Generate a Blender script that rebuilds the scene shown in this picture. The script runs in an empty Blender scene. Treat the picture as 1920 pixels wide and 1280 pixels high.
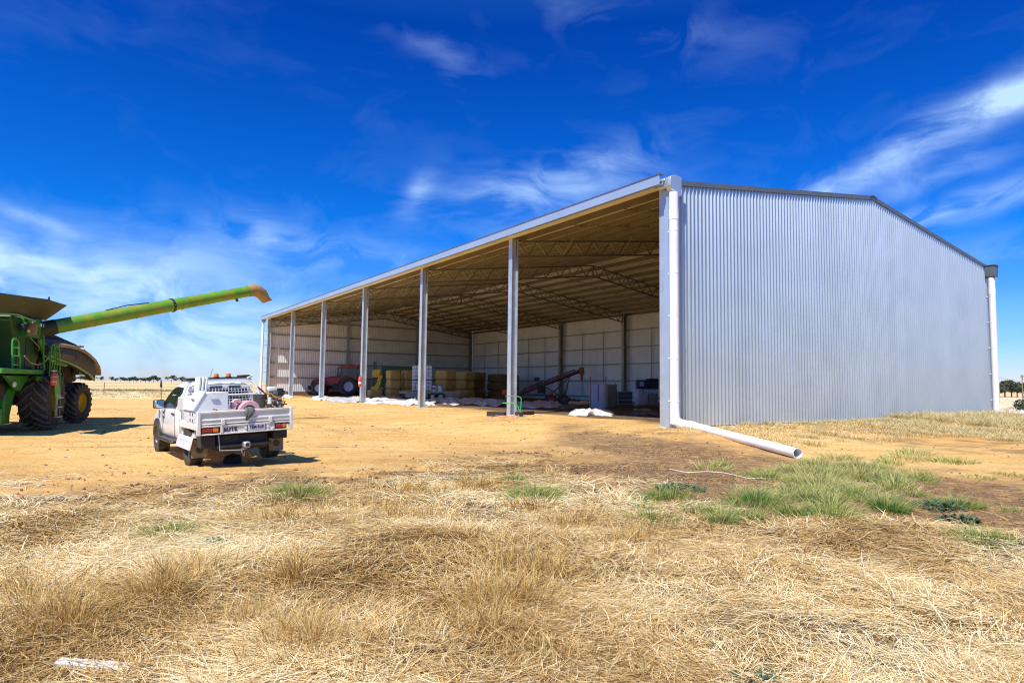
import bpy, bmesh, math, random
import numpy as np
from mathutils import Matrix, Vector
R = math.radians
random.seed(7); rng = np.random.default_rng(11)
C = bpy.context.scene.collection
scn = bpy.context.scene

# ---------------------------------------------------------------- camera
FPX = 1203.26; PITCH = 0.068842; ROLL = -0.0125485; CAMZ = 1.35
cam = bpy.data.cameras.new('camera'); cam.sensor_width = 36; cam.lens = 36*FPX/1920
cam.clip_start = .1; cam.clip_end = 9000
co = bpy.data.objects.new('camera', cam); C.objects.link(co); scn.camera = co
Fv = Vector((0, math.cos(PITCH), math.sin(PITCH))); U0 = Vector((0, -math.sin(PITCH), math.cos(PITCH))); R0 = Vector((1, 0, 0))
Rv = math.cos(ROLL)*R0 - math.sin(ROLL)*U0; Uv = math.cos(ROLL)*U0 + math.sin(ROLL)*R0
co.matrix_world = Matrix(((Rv.x, Uv.x, -Fv.x, 0), (Rv.y, Uv.y, -Fv.y, 0), (Rv.z, Uv.z, -Fv.z, CAMZ), (0, 0, 0, 1)))
def at(px, py, Y):                       # world point seen at photo pixel (px,py) at distance Y
    d = Fv + Rv*((px-960)/FPX) + Uv*((640-py)/FPX)
    return Vector((0, 0, CAMZ)) + d*(Y/d.y)

# ---------------------------------------------------------------- light
SB = R(30.0); SE = R(54.5)               # bearing the light travels to, elevation
sun = bpy.data.lights.new('sun', 'SUN'); sun.energy = 4.7; sun.angle = R(.5); sun.color = (1.0, .955, .87)
so = bpy.data.objects.new('sun', sun); C.objects.link(so)
ld = Vector((math.sin(SB)*math.cos(SE), math.cos(SB)*math.cos(SE), -math.sin(SE)))
so.rotation_euler = ld.to_track_quat('-Z', 'Y').to_euler()
w = bpy.data.worlds.new('World'); scn.world = w; w.use_nodes = True
nt = w.node_tree; nt.nodes.clear(); N = nt.nodes.new; L = nt.links.new
sky = N('ShaderNodeTexSky'); sky.sky_type = 'NISHITA'; sky.sun_disc = False
sky.sun_elevation = SE; sky.sun_rotation = R(180)+SB; sky.air_density = 1.0; sky.dust_density = .3; sky.ozone_density = 3.0
def vmath(op, a, b=None):
    n = N('ShaderNodeVectorMath'); n.operation = op
    for i, v in enumerate((a, b)):
        if v is None: continue
        if hasattr(v, 'is_output'): L(v, n.inputs[i])
        else: n.inputs[i].default_value = v
    return n
def fmath(op, a, b=None, c=None, clamp=False):
    n = N('ShaderNodeMath'); n.operation = op; n.use_clamp = clamp
    for i, v in enumerate((a, b, c)):
        if v is None: continue
        if hasattr(v, 'is_output'): L(v, n.inputs[i])
        else: n.inputs[i].default_value = v
    return n.outputs[0]
geo = N('ShaderNodeTexCoord'); gd = geo.outputs['Generated']
sep = N('ShaderNodeSeparateXYZ'); L(gd, sep.inputs[0])
# tint of the clear sky: deep saturated blue, paler low down; unseen zenith paled to make fill light less violet
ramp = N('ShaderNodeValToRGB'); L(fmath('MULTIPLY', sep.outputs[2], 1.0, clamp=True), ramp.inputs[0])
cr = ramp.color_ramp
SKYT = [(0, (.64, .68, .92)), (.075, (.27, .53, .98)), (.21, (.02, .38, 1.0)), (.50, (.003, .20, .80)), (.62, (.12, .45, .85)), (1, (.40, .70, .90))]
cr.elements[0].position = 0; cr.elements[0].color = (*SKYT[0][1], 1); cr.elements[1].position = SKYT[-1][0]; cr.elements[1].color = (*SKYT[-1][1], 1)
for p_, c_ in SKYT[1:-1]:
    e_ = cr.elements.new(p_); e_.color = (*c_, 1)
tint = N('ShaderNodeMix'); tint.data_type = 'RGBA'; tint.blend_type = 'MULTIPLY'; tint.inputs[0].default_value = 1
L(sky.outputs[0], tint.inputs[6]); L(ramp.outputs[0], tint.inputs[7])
# cirrus, placed by direction: (az right of forward, elevation, half widths, tilt, strength)
def pxdir(px, py):
    d = (Fv + Rv*((px-960)/FPX) + Uv*((640-py)/FPX)).normalized()
    return math.degrees(math.atan2(d.x, d.y)), math.degrees(math.asin(d.z))
azn = fmath('MULTIPLY', fmath('ARCTAN2', sep.outputs[0], sep.outputs[1]), 57.2958)
eln = fmath('MULTIPLY', fmath('ARCSINE', sep.outputs[2]), 57.2958)
cmb = N('ShaderNodeCombineXYZ'); L(azn, cmb.inputs[0]); L(eln, cmb.inputs[1])
# warp the coordinates so that no cloud has a clean edge
wn = N('ShaderNodeTexNoise'); wn.inputs['Scale'].default_value = .07; wn.inputs['Detail'].default_value = 2.2; L(cmb.outputs[0], wn.inputs[0])
wv = vmath('SCALE', vmath('SUBTRACT', wn.outputs[1], (.5, .5, .5)).outputs[0]); wv.inputs[3].default_value = 4.2
wc = vmath('ADD', cmb.outputs[0], wv.outputs[0])
sw = N('ShaderNodeSeparateXYZ'); L(wc.outputs[0], sw.inputs[0])
CL = [  # px, py, half length px, half height px, tilt deg (up to the right), strength
 (120, 550, 460, 75, -8, 1.0), (60, 480, 260, 24, -14, .62), (250, 690, 700, 70, 0, .42), (330, 640, 420, 60, 0, .45), (500, 450, 50, 34, -50, .42),
 (640, 480, 170, 28, -8, .50), (60, 405, 60, 8, -18, .5), (1000, 370, 170, 50, 8, .75), (1130, 300, 110, 34, 10, .38), (785, 370, 44, 22, 60, .8),
 (1700, 280, 330, 26, 20, .95), (1880, 205, 130, 30, 26, .6), (1820, 385, 170, 16, 10, 1.1), (1790, 325, 90, 16, 12, .5), (1880, 460, 120, 26, 0, .3),
 (1190, 45, 260, 30, -12, .14), (830, 105, 110, 16, -16, .20), (860, 150, 36, 80, 30, .10), (300, 480, 330, 60, 8, .35), (560, 660, 500, 50, 0, .35), (1890, 640, 200, 60, 0, .25)]
tot = None
for px, py, a, b, t, s in CL:
    ca, ce = pxdir(px, py); kk = 1203/57.3*1.02
    a /= kk; b /= kk; t = R(t)
    dx = fmath('SUBTRACT', sw.outputs[0], ca); dy = fmath('SUBTRACT', sw.outputs[1], ce)
    u = fmath('ADD', fmath('MULTIPLY', dx, math.cos(t)/a), fmath('MULTIPLY', dy, math.sin(t)/a))
    v = fmath('ADD', fmath('MULTIPLY', dx, -math.sin(t)/b), fmath('MULTIPLY', dy, math.cos(t)/b))
    g = fmath('EXPONENT', fmath('MULTIPLY', fmath('ADD', fmath('MULTIPLY', u, u), fmath('MULTIPLY', v, v)), -1))
    g = fmath('MULTIPLY', g, s)
    tot = g if tot is None else fmath('ADD', tot, g)
fm = N('ShaderNodeMapping'); fm.inputs['Rotation'].default_value = (0, 0, R(-14)); fm.inputs['Scale'].default_value = (.038, .17, 1); L(wc.outputs[0], fm.inputs[0])
fn = N('ShaderNodeTexNoise'); fn.inputs['Scale'].default_value = 1.5; fn.inputs['Detail'].default_value = 7; fn.inputs['Roughness'].default_value = .56; fn.inputs['Distortion'].default_value = .15; L(fm.outputs[0], fn.inputs[0])
fib = fmath('ADD', fmath('MULTIPLY', fmath('MULTIPLY', fmath('SUBTRACT', fn.outputs[0], .40), 3.6, clamp=True), .90), .10)
cov = fmath('ADD', fmath('MULTIPLY', tot, fib), fmath('MULTIPLY', fmath('SUBTRACT', fn.outputs[0], .50), .16), clamp=True)
cov = fmath('MULTIPLY', cov, .9, clamp=True)
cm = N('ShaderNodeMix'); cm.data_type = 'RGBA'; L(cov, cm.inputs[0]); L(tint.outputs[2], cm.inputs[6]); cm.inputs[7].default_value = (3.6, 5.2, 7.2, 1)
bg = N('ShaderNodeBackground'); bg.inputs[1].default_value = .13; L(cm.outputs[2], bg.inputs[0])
wo = N('ShaderNodeOutputWorld'); L(bg.outputs[0], wo.inputs[0])
vs = scn.view_settings; scn.display_settings.display_device = 'sRGB'; vs.view_transform = 'Standard'; vs.look = 'None'; vs.exposure = 0.42; vs.gamma = 1; vs.use_curve_mapping = False
cy = scn.cycles; cy.max_bounces = 8; cy.diffuse_bounces = 4; cy.glossy_bounces = 3; cy.transparent_max_bounces = 6; cy.use_denoising = True; cy.denoiser = 'OPENIMAGEDENOISE'; cy.denoising_prefilter = 'NONE'; cy.denoising_input_passes = 'RGB_ALBEDO_NORMAL'; cy.pixel_filter_type = 'BLACKMAN_HARRIS'; cy.filter_width = 1.15; cy.sample_clamp_indirect = 4; cy.caustics_reflective = False; cy.caustics_refractive = False

# ---------------------------------------------------------------- helpers
def col(o, label=None, cat=None, group=None, kind=None):
    if label: o['label'] = label
    if cat: o['category'] = cat
    if group: o['group'] = group
    if kind: o['kind'] = kind
    return o
def thing(name, label, cat, loc=(0, 0, 0), rz=0, group=None):
    o = bpy.data.objects.new(name, None); C.objects.link(o); o.empty_display_size = .2
    o.location = loc; o.rotation_euler = (0, 0, rz)
    return col(o, label, cat, group)
class MB:
    def __init__(s): s.v = []; s.f = []; s.M = Matrix.Identity(4)
    def at(s, loc=(0, 0, 0), rot=(0, 0, 0)):
        from mathutils import Euler
        s.M = Matrix.Translation(loc) @ Euler(rot).to_matrix().to_4x4(); return s
    def add(s, vs_, fs):
        b = len(s.v); s.v += [tuple(s.M @ Vector(p)) for p in vs_]; s.f += [tuple(b+i for i in f) for f in fs]; return s
    def box(s, x0, x1, y0, y1, z0, z1):
        v = [(x0, y0, z0), (x1, y0, z0), (x1, y1, z0), (x0, y1, z0), (x0, y0, z1), (x1, y0, z1), (x1, y1, z1), (x0, y1, z1)]
        return s.add(v, [(3, 2, 1, 0), (4, 5, 6, 7), (0, 1, 5, 4), (1, 2, 6, 5), (2, 3, 7, 6), (3, 0, 4, 7)])
    def cyl(s, p0, p1, r0, r1=None, n=16, cap=True, r_in=None):
        r1 = r0 if r1 is None else r1
        p0 = Vector(p0); p1 = Vector(p1); d = (p1-p0).normalized(); a = d.orthogonal().normalized(); b = d.cross(a)
        ring = lambda p, r: [tuple(p+(a*math.cos(2*math.pi*i/n)+b*math.sin(2*math.pi*i/n))*r) for i in range(n)]
        v = ring(p0, r0)+ring(p1, r1); f = [(i, (i+1) % n, n+(i+1) % n, n+i) for i in range(n)]
        if r_in:
            v += ring(p0, r_in)+ring(p1, r_in)
            f += [(2*n+(i+1) % n, 2*n+i, 3*n+i, 3*n+(i+1) % n) for i in range(n)]
            f += [(n+i, n+(i+1) % n, 3*n+(i+1) % n, 3*n+i) for i in range(n)]+[((i+1) % n, i, 2*n+i, 2*n+(i+1) % n) for i in range(n)]
        elif cap: f += [tuple(reversed(range(n))), tuple(range(n, 2*n))]
        return s.add(v, f)
    def tube(s, pts, r, n=8, cap=True):
        pts = [Vector(p) for p in pts]; m = len(pts); rr = r if isinstance(r, (list, tuple)) else [r]*m
        v = []; a = None
        for i, p in enumerate(pts):
            t = ((pts[min(i+1, m-1)]-p).normalized()+(p-pts[max(i-1, 0)]).normalized()).normalized()
            a = t.orthogonal().normalized() if a is None else (a-t*a.dot(t)).normalized()
            b = t.cross(a)
            v += [tuple(p+(a*math.cos(2*math.pi*k/n)+b*math.sin(2*math.pi*k/n))*rr[i]) for k in range(n)]
        f = [(i*n+k, i*n+(k+1) % n, (i+1)*n+(k+1) % n, (i+1)*n+k) for i in range(m-1) for k in range(n)]
        if cap: f += [tuple(reversed(range(n))), tuple(range((m-1)*n, m*n))]
        return s.add(v, f)
    def bar(s, p0, p1, w_, h_):                    # rectangular bar
        p0 = Vector(p0); p1 = Vector(p1); d = (p1-p0).normalized(); up = Vector((0, 0, 1)) if abs(d.z) < .95 else Vector((1, 0, 0))
        a = d.cross(up).normalized()*w_/2; b = a.cross(d).normalized()*h_/2
        v = [tuple(p+x) for p in (p0, p1) for x in (-a-b, a-b, a+b, -a+b)]
        return s.add(v, [(3, 2, 1, 0), (4, 5, 6, 7), (0, 1, 5, 4), (1, 2, 6, 5), (2, 3, 7, 6), (3, 0, 4, 7)])
    def prism(s, poly, a0, a1, axis='x'):          # polygon in the other two axes, extruded
        n = len(poly)
        mk = {'x': lambda p, a: (a, p[0], p[1]), 'y': lambda p, a: (p[0], a, p[1]), 'z': lambda p, a: (p[0], p[1], a)}[axis]
        v = [mk(p, a0) for p in poly]+[mk(p, a1) for p in poly]
        return s.add(v, [(i, (i+1) % n, n+(i+1) % n, n+i) for i in range(n)]+[tuple(reversed(range(n))), tuple(range(n, 2*n))])
    def loft(s, rings, cap=True, closed=True):
        n = len(rings[0]); v = [p for r in rings for p in r]; m = len(rings)
        f = [(i*n+k, i*n+(k+1) % n, (i+1)*n+(k+1) % n, (i+1)*n+k) for i in range(m-1) for k in range(n if closed else n-1)]
        if cap: f += [tuple(reversed(range(n))), tuple(range((m-1)*n, m*n))]
        return s.add(v, f)
    def lathe(s, prof, n=32, axis='x'):            # prof (axial, radius)
        rings = []
        for i in range(n):
            a = 2*math.pi*i/n; c, q = math.cos(a), math.sin(a)
            rings.append([{'x': (p, r*c, r*q), 'y': (r*c, p, r*q), 'z': (r*c, r*q, p)}[axis] for p, r in prof])
        m = len(prof); v = [p for r in rings for p in r]
        return s.add(v, [(i*m+k, i*m+k+1, ((i+1) % n)*m+k+1, ((i+1) % n)*m+k) for i in range(n) for k in range(m-1)])
    def build(s, name, m, parent=None, bevel=0, ang=38, label=None, seg=1, jit=0):
        me = bpy.data.meshes.new(name); me.from_pydata(s.v, [], s.f); me.update()
        bm = bmesh.new(); bm.from_mesh(me); bmesh.ops.recalc_face_normals(bm, faces=bm.faces)
        if bevel:
            es = [e for e in bm.edges if len(e.link_faces) == 2 and e.calc_face_angle(0) > R(35)]
            bmesh.ops.bevel(bm, geom=es, offset=bevel, segments=seg, profile=.6, affect='EDGES', clamp_overlap=True)
        bm.to_mesh(me); bm.free()
        for p in me.polygons: p.use_smooth = True
        me.set_sharp_from_angle(angle=R(ang))
        if m: me.materials.append(m)
        o = bpy.data.objects.new(name, me); C.objects.link(o)
        if parent: o.parent = parent
        if label: o['label'] = label
        return o
def copy_tree(o, parent=None):
    c = o.copy(); C.objects.link(c)
    if parent: c.parent = parent
    for ch in [x for x in bpy.data.objects if x.parent == o]: copy_tree(ch, c)
    return c
def text(body, size, name, m, parent, loc, rot, ext=.004, bold=0, sx=1):
    cu = bpy.data.curves.new(name, 'FONT'); cu.body = body; cu.size = size; cu.extrude = ext; cu.align_x = 'CENTER'; cu.align_y = 'CENTER'; cu.offset = bold
    t = bpy.data.objects.new(name, cu); C.objects.link(t); bpy.context.view_layer.update()
    me = bpy.data.meshes.new_from_object(t.evaluated_get(bpy.context.evaluated_depsgraph_get()))
    bpy.data.objects.remove(t); me.materials.clear(); me.materials.append(m)
    o = bpy.data.objects.new(name, me); C.objects.link(o); o.parent = parent; o.location = loc; o.rotation_euler = rot; o.scale = (sx, 1, 1)
    return o

def mat(name, c, rough=.6, metal=0, var=.12, scale=3, c2=None, mix=.4, bump=0, bscale=40, spec=.5, coat=0, detail=6, thr=.5, sharp=3, aniso=None):
    m = bpy.data.materials.new(name); m.use_nodes = True; t = m.node_tree; b = t.nodes['Principled BSDF']
    tc = t.nodes.new('ShaderNodeTexCoord'); mp = t.nodes.new('ShaderNodeMapping'); t.links.new(tc.outputs['Object'], mp.inputs[0])
    if aniso: mp.inputs['Scale'].default_value = aniso
    n1 = t.nodes.new('ShaderNodeTexNoise'); n1.inputs['Scale'].default_value = scale; n1.inputs['Detail'].default_value = detail; t.links.new(mp.outputs[0], n1.inputs[0])
    mr = t.nodes.new('ShaderNodeMapRange'); mr.inputs[1].default_value = .3; mr.inputs[2].default_value = .7; mr.inputs[3].default_value = 1-var; mr.inputs[4].default_value = 1+var
    t.links.new(n1.outputs[0], mr.inputs[0])
    mx = t.nodes.new('ShaderNodeMix'); mx.data_type = 'RGBA'; mx.blend_type = 'MULTIPLY'; mx.inputs[0].default_value = 1; mx.inputs[6].default_value = (*c, 1)
    t.links.new(mr.outputs[0], mx.inputs[7]); out = mx.outputs[2]
    if c2:
        n2 = t.nodes.new('ShaderNodeTexNoise'); n2.inputs['Scale'].default_value = scale*1.7; n2.inputs['Detail'].default_value = 8; n2.inputs['Roughness'].default_value = .65; t.links.new(mp.outputs[0], n2.inputs[0])
        m2 = t.nodes.new('ShaderNodeMath'); m2.operation = 'MULTIPLY_ADD'; m2.use_clamp = True; t.links.new(n2.outputs[0], m2.inputs[0]); m2.inputs[1].default_value = sharp; m2.inputs[2].default_value = -thr*sharp
        m3 = t.nodes.new('ShaderNodeMath'); m3.operation = 'MULTIPLY'; t.links.new(m2.outputs[0], m3.inputs[0]); m3.inputs[1].default_value = mix
        mm = t.nodes.new('ShaderNodeMix'); mm.data_type = 'RGBA'; t.links.new(m3.outputs[0], mm.inputs[0]); t.links.new(out, mm.inputs[6]); mm.inputs[7].default_value = (*c2, 1); out = mm.outputs[2]
    t.links.new(out, b.inputs['Base Color'])
    b.inputs['Metallic'].default_value = metal; b.inputs['Roughness'].default_value = rough; b.inputs['Specular IOR Level'].default_value = spec; b.inputs['Coat Weight'].default_value = coat
    if bump:
        n3 = t.nodes.new('ShaderNodeTexNoise'); n3.inputs['Scale'].default_value = bscale; n3.inputs['Detail'].default_value = 5; t.links.new(mp.outputs[0], n3.inputs[0])
        bp = t.nodes.new('ShaderNodeBump'); bp.inputs['Strength'].default_value = bump; bp.inputs['Distance'].default_value = .05; t.links.new(n3.outputs[0], bp.inputs['Height']); t.links.new(bp.outputs[0], b.inputs['Normal'])
    return m
DUST = (.42, .27, .12)
M = dict(
 zinc=mat('zincalume', (.64, .69, .67), .40, .86, .05, .7, (.54, .60, .58), .2),
 zin2=mat('inner_sheet', (.80, .81, .82), .5, .15, .08, .6, (.45, .42, .36), .3),
 under=mat('roof_underside', (.92, .82, .54), .5, .2, .08, .5),
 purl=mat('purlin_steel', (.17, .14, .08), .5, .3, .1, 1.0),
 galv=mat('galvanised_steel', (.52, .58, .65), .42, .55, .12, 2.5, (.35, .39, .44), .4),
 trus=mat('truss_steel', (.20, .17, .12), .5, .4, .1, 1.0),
 dgal=mat('dull_galvanised', (.38, .36, .31), .5, .55, .12, 2),
 flash=mat('flashing', (.44, .55, .68), .38, .45, .06, .8),
 barge=mat('barge_flashing', (.14, .18, .21), .5, .3, .1, 1),
 pvc=mat('white_pvc', (.82, .83, .86), .38, 0, .05, 2, (.58, .46, .30), .5, thr=.54),
 white=mat('white_paint', (.80, .81, .82), .3, 0, .03, 2, (.62, .50, .34), .45, coat=.4, thr=.50),
 cream=mat('tray_paint', (.76, .76, .70), .38, 0, .06, 3, (.48, .38, .24), .5, thr=.5),
 black=mat('black_plastic', (.022, .022, .024), .45, 0, .3, 5, DUST, .12),
 under_b=mat('underbody', (.03, .026, .022), .8, 0, .3, 5, (.12, .08, .04), .5),
 rubber=mat('tyre_rubber', (.040, .037, .034), .7, 0, .25, 6, (.24, .17, .10), .6, bump=.2, thr=.48),
 bgreen=mat('bright_green', (.04, .34, .02), .35, 0, .15, 3, (.20, .24, .05), .4, coat=.3),
 lug=mat('tyre_lug', (.10, .092, .082), .6, 0, .2, 9, (.34, .27, .18), .6, thr=.48),
 rim=mat('dark_rim', (.12, .12, .13), .35, .6, .1, 5),
 glass=mat('dark_glass', (.02, .024, .02), .06, 0, .2, 2, spec=.8),
 chrome=mat('mirror_glass', (.6, .68, .75), .05, 1, .02, 2),
 amber=mat('amber_lens', (.75, .22, .02), .25, 0, .15, 20),
 redl=mat('red_lens', (.35, .03, .02), .2, 0, .2, 10),
 green=mat('green_paint', (.026, .26, .02), .35, 0, .18, 2.2, (.14, .13, .035), .6, coat=.4, thr=.5),
 lime=mat('auger_green', (.10, .31, .014), .40, 0, .15, 1.2, (.34, .29, .03), .85, coat=.2, thr=.44, sharp=4, aniso=(1, 1, 1)),
 dgreen=mat('dark_green', (.02, .09, .02), .5, 0, .15, 2, (.10, .09, .03), .35),  # darker green paint
 olive=mat('dusty_hood', (.045, .045, .014), .6, 0, .2, 1.2, (.15, .12, .045), .5),
 flapm=mat('tank_flap', (.025, .040, .010), .6, 0, .2, 1.5, (.05, .05, .015), .3),
 yellow=mat('yellow_paint', (.72, .48, .02), .4, 0, .1, 4, (.35, .25, .1), .4),
 dtan=mat('spout_rubber', (.36, .23, .09), .7, 0, .15, 3, (.16, .10, .04), .4),
 pink=mat('pink_hose', (.62, .34, .36), .6, 0, .1, 6, (.45, .30, .22), .4),
 red=mat('red_paint', (.36, .025, .02), .4, 0, .15, 2, (.2, .1, .05), .3),
 bred=mat('bright_red', (.62, .07, .04), .4, 0, .1, 4),
 orange=mat('extinguisher_red', (.70, .13, .06), .35, 0, .08, 4),
 rdk=mat('dark_red_paint', (.10, .018, .014), .5, 0, .2, 3, (.13, .07, .04), .4),
 steel=mat('engine_metal', (.26, .24, .21), .45, .6, .25, 9, (.16, .09, .04), .6),
 rust=mat('rusty', (.24, .11, .05), .8, 0, .3, 8, (.1, .06, .04), .5),
 hay=mat('hay', (.66, .43, .13), .95, 0, .28, 5, (.34, .20, .06), .55, bump=.8, bscale=45, aniso=(1, 1, 2.4)),
 haydark=mat('dark_hay', (.34, .21, .07), .95, 0, .3, 5, (.12, .07, .025), .6, bump=.8, bscale=45, aniso=(1, 1, 2.4)),  # darker brown hay for the stacks set back
 twine=mat('twine', (.5, .42, .25), .8),
 tarp=mat('white_tarp', (.82, .81, .77), .5, 0, .06, 2, (.45, .38, .28), .3),
 gtarp=mat('grey_tarp', (.55, .55, .58), .5, 0, .15, 2, (.16, .16, .18), .6, thr=.54, sharp=8),
 dtarp=mat('dark_tarp', (.10, .10, .11), .5, 0, .2, 2),
 bag=mat('woven_white_bag', (.66, .65, .74), .7, 0, .06, 4, bump=.3, bscale=30),
 bbag=mat('woven_brown_bag', (.33, .27, .20), .8, 0, .1, 4, (.2, .16, .11), .5, bump=.3, bscale=30),
 sack=mat('paper_sack', (.44, .38, .30), .8, 0, .1, 4),
 wood=mat('timber', (.42, .30, .16), .8, 0, .25, 4, aniso=(1, 1, .3)),
 navy=mat('navy_box', (.03, .04, .13), .5, 0, .15, 4),
 blue=mat('blue_lid', (.02, .03, .32), .4),
 jug=mat('white_jug', (.66, .69, .80), .45, 0, .05, 6),
 cart=mat('cart_green', (.03, .38, .12), .4),
 bark=mat('bark', (.10, .08, .06), .9, 0, .3, 4),
 gum=mat('gum_leaves', (.035, .05, .022), .8, 0, .35, 1.2, (.07, .06, .03), .5),
 wire=mat('wire', (.35, .33, .30), .5, .5),
 plate=mat('plate_white', (.58, .58, .66), .4), ink=mat('plate_ink', (.03, .02, .02), .5),
 post=mat('fence_post', (.22, .18, .14), .8),
 weed=mat('weed_leaf', (.10, .19, .045), .7, 0, .4, 5), bweed=mat('blue_weed_leaf', (.05, .105, .05), .7, 0, .3, 5),
 stone=mat('clod', (.17, .10, .05), .95, 0, .25, 8, bump=.5),
)
def sheet_tone(m, axis, step, amp):      # each lapped sheet left the mill with its own slight tone
    t = m.node_tree; b = t.nodes['Principled BSDF']; src = b.inputs['Base Color'].links[0].from_socket
    tc = t.nodes.new('ShaderNodeTexCoord'); sp = t.nodes.new('ShaderNodeSeparateXYZ'); t.links.new(tc.outputs['Object'], sp.inputs[0])
    d = t.nodes.new('ShaderNodeMath'); d.operation = 'DIVIDE'; t.links.new(sp.outputs[axis], d.inputs[0]); d.inputs[1].default_value = step
    f = t.nodes.new('ShaderNodeMath'); f.operation = 'FLOOR'; t.links.new(d.outputs[0], f.inputs[0])
    w_ = t.nodes.new('ShaderNodeTexWhiteNoise'); w_.noise_dimensions = '1D'; t.links.new(f.outputs[0], w_.inputs['W'])
    r = t.nodes.new('ShaderNodeMapRange'); r.inputs[3].default_value = 1-amp; r.inputs[4].default_value = 1+amp; t.links.new(w_.outputs['Value'], r.inputs[0])
    x = t.nodes.new('ShaderNodeMix'); x.data_type = 'RGBA'; x.blend_type = 'MULTIPLY'; x.inputs[0].default_value = 1; t.links.new(src, x.inputs[6]); t.links.new(r.outputs[0], x.inputs[7]); t.links.new(x.outputs[2], b.inputs['Base Color'])
sheet_tone(M['zinc'], 0, .8, .03)
# ---------------------------------------------------------------- terrain
TH = -.5870952
O = Vector((5.4013, 22.2176, 0)); KD = Vector((math.sin(TH), math.cos(TH), 0)); UD = Vector((math.cos(TH), -math.sin(TH), 0))
RZ = -TH; BAY = 9.6773; WID = 26.0; HP = 8.47
def W(k, u, z=0): return O+KD*k+UD*u+Vector((0, 0, z))
def ss(a, b, x): t = np.clip((x-a)/(b-a), 0, 1); return t*t*(3-2*t)
_L = rng.random((256, 256))
def vn(x, y, s):
    x = np.asarray(x)*s; y = np.asarray(y)*s; i = np.floor(x).astype(int); j = np.floor(y).astype(int); fx = x-i; fy = y-j
    fx = fx*fx*(3-2*fx); fy = fy*fy*(3-2*fy); g = lambda a, b: _L[a & 255, b & 255]
    return (g(i, j)*(1-fx)+g(i+1, j)*fx)*(1-fy)+(g(i, j+1)*(1-fx)+g(i+1, j+1)*fx)*fy
def fbm(x, y, s, o=4):
    a = 0; t = 0; k = 1.
    for q in range(o): a = a+vn(x+17.3*q, y-9.1*q, s*2**q)*k; t += k; k *= .5
    return a/t
BX = np.array([-30, -12, -6.84, -5.01, -4.69, -3.07, -2.02, -.61, .85, 1.71, 2.67, 3.49, 4.41, 5.05, 5.6, 8, 30.])
BY = np.array([4.5, 7.0, 7.9, 8.5, 9.4, 9.6, 10.9, 12.2, 12.0, 9.35, 8.27, 7.84, 8.38, 7.78, 6.3, 4.6, 1.])
def straw(x, y):
    b = np.interp(x, BX, BY); n = (fbm(x, y, .7)-.5)*2.6
    return ss(.45, -.45, y-b-n)
def KU(x, y): dx = x-O.x; dy = y-O.y; return dx*KD.x+dy*KD.y, dx*UD.x+dy*UD.y
def gz(x, y):
    x = np.asarray(x, float); y = np.asarray(y, float); k, u = KU(x, y)
    ex = np.maximum(np.maximum(-.6-k, k-59.2), 0); eu = np.maximum(np.maximum(-1.2-u, u-WID-1), 0); d = np.hypot(ex, eu)
    z = -.25*ss(.2, 6.5, d)
    ed = 53+12*ss(-10, 1, u)
    bank = ss(ed, ed+9, k)*ss(20, 8, u)
    z = z+bank*.62+bank*np.clip(y-70, 0, 1500)*.0006
    r = np.hypot(x, y); near = ss(60, 12, r); out = ss(.3, 1.5, d)
    z = z+near*out*((fbm(x, y, .35, 3)-.5)*.09+(fbm(x+50, y, 2.2, 3)-.5)*.035)
    s = straw(x, y); z = z+s*((fbm(x-9, y+4, .8, 2)-.45)*.16)
    dk = ss(0, 1, (np.interp(x, BX, BY)-y+2.6))*(1-s)*ss(26, 12, r); z = z+dk*(fbm(x, y, 3.5, 4)-.5)*.09
    return z
def gzf(x, y): return float(gz(x, y))
def npmesh(name, co_, quads, attrs, m, smooth=True, tri=None):
    me = bpy.data.meshes.new(name); nv = len(co_); nf = len(quads); q = quads.shape[1]
    me.vertices.add(nv); me.vertices.foreach_set('co', co_.astype(np.float32).ravel())
    me.loops.add(nf*q); me.loops.foreach_set('vertex_index', quads.astype(np.int32).ravel())
    me.polygons.add(nf); me.polygons.foreach_set('loop_start', np.arange(nf, dtype=np.int32)*q)
    if smooth: me.polygons.foreach_set('use_smooth', np.ones(nf, bool))
    for k, v in attrs.items():
        a = me.attributes.new(k, 'FLOAT', 'POINT' if len(v) == nv else 'FACE'); a.data.foreach_set('value', v.astype(np.float32))
    me.update(); me.validate(); me.materials.append(m)
    o = bpy.data.objects.new(name, me); C.objects.link(o); return o

# ---- one ground sheet, finest in front of the camera
ang = np.concatenate([np.arange(-180, -52, 8), np.arange(-52, 52, .22), np.arange(52, 180, 8)])
rad = np.concatenate([[.3, 1, 1.7], 2.3*np.exp(np.arange(0, 8.0, .0085))])
A_, R_ = np.meshgrid(np.radians(ang), rad); gx = R_*np.sin(A_); gy = R_*np.cos(A_)
gzz = gz(gx, gy); na = len(ang); nr = len(rad)
idx = np.arange(nr*na).reshape(nr, na); a_ = idx[:-1, :]; b_ = np.roll(idx, -1, 1)[:-1, :]; c_ = np.roll(idx, -1, 1)[1:, :]; d_ = idx[1:, :]
quads = np.stack([a_.ravel(), d_.ravel(), c_.ravel(), b_.ravel()], 1)
k_, u_ = KU(gx, gy); ed = 53+12*ss(-10, 1, u_)
st = straw(gx, gy); byb = np.interp(gx, BX, BY)
n1 = fbm(gx, gy, .45, 4); n2 = fbm(gx+31, gy-7, 1.6, 4)
dirtL = ss(4.4, .4, gy-byb+(n1-.5)*5)*ss(.34, .56, n2+.10)
dirtR = ss(1.0, 2.6, gx+(n1-.5)*2)*ss(-1.2, -4.2, u_+(n2-.5)*4)*ss(.0, 1.2, np.hypot(gx-1, gy-9)-0*gx)
dirtM = ss(2.6, 0, np.hypot((gx-3.2)/1.9, (gy-14)/2.6)*1.0+(n2-.5)*1.6)
dirtP = np.zeros_like(gx)
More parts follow.
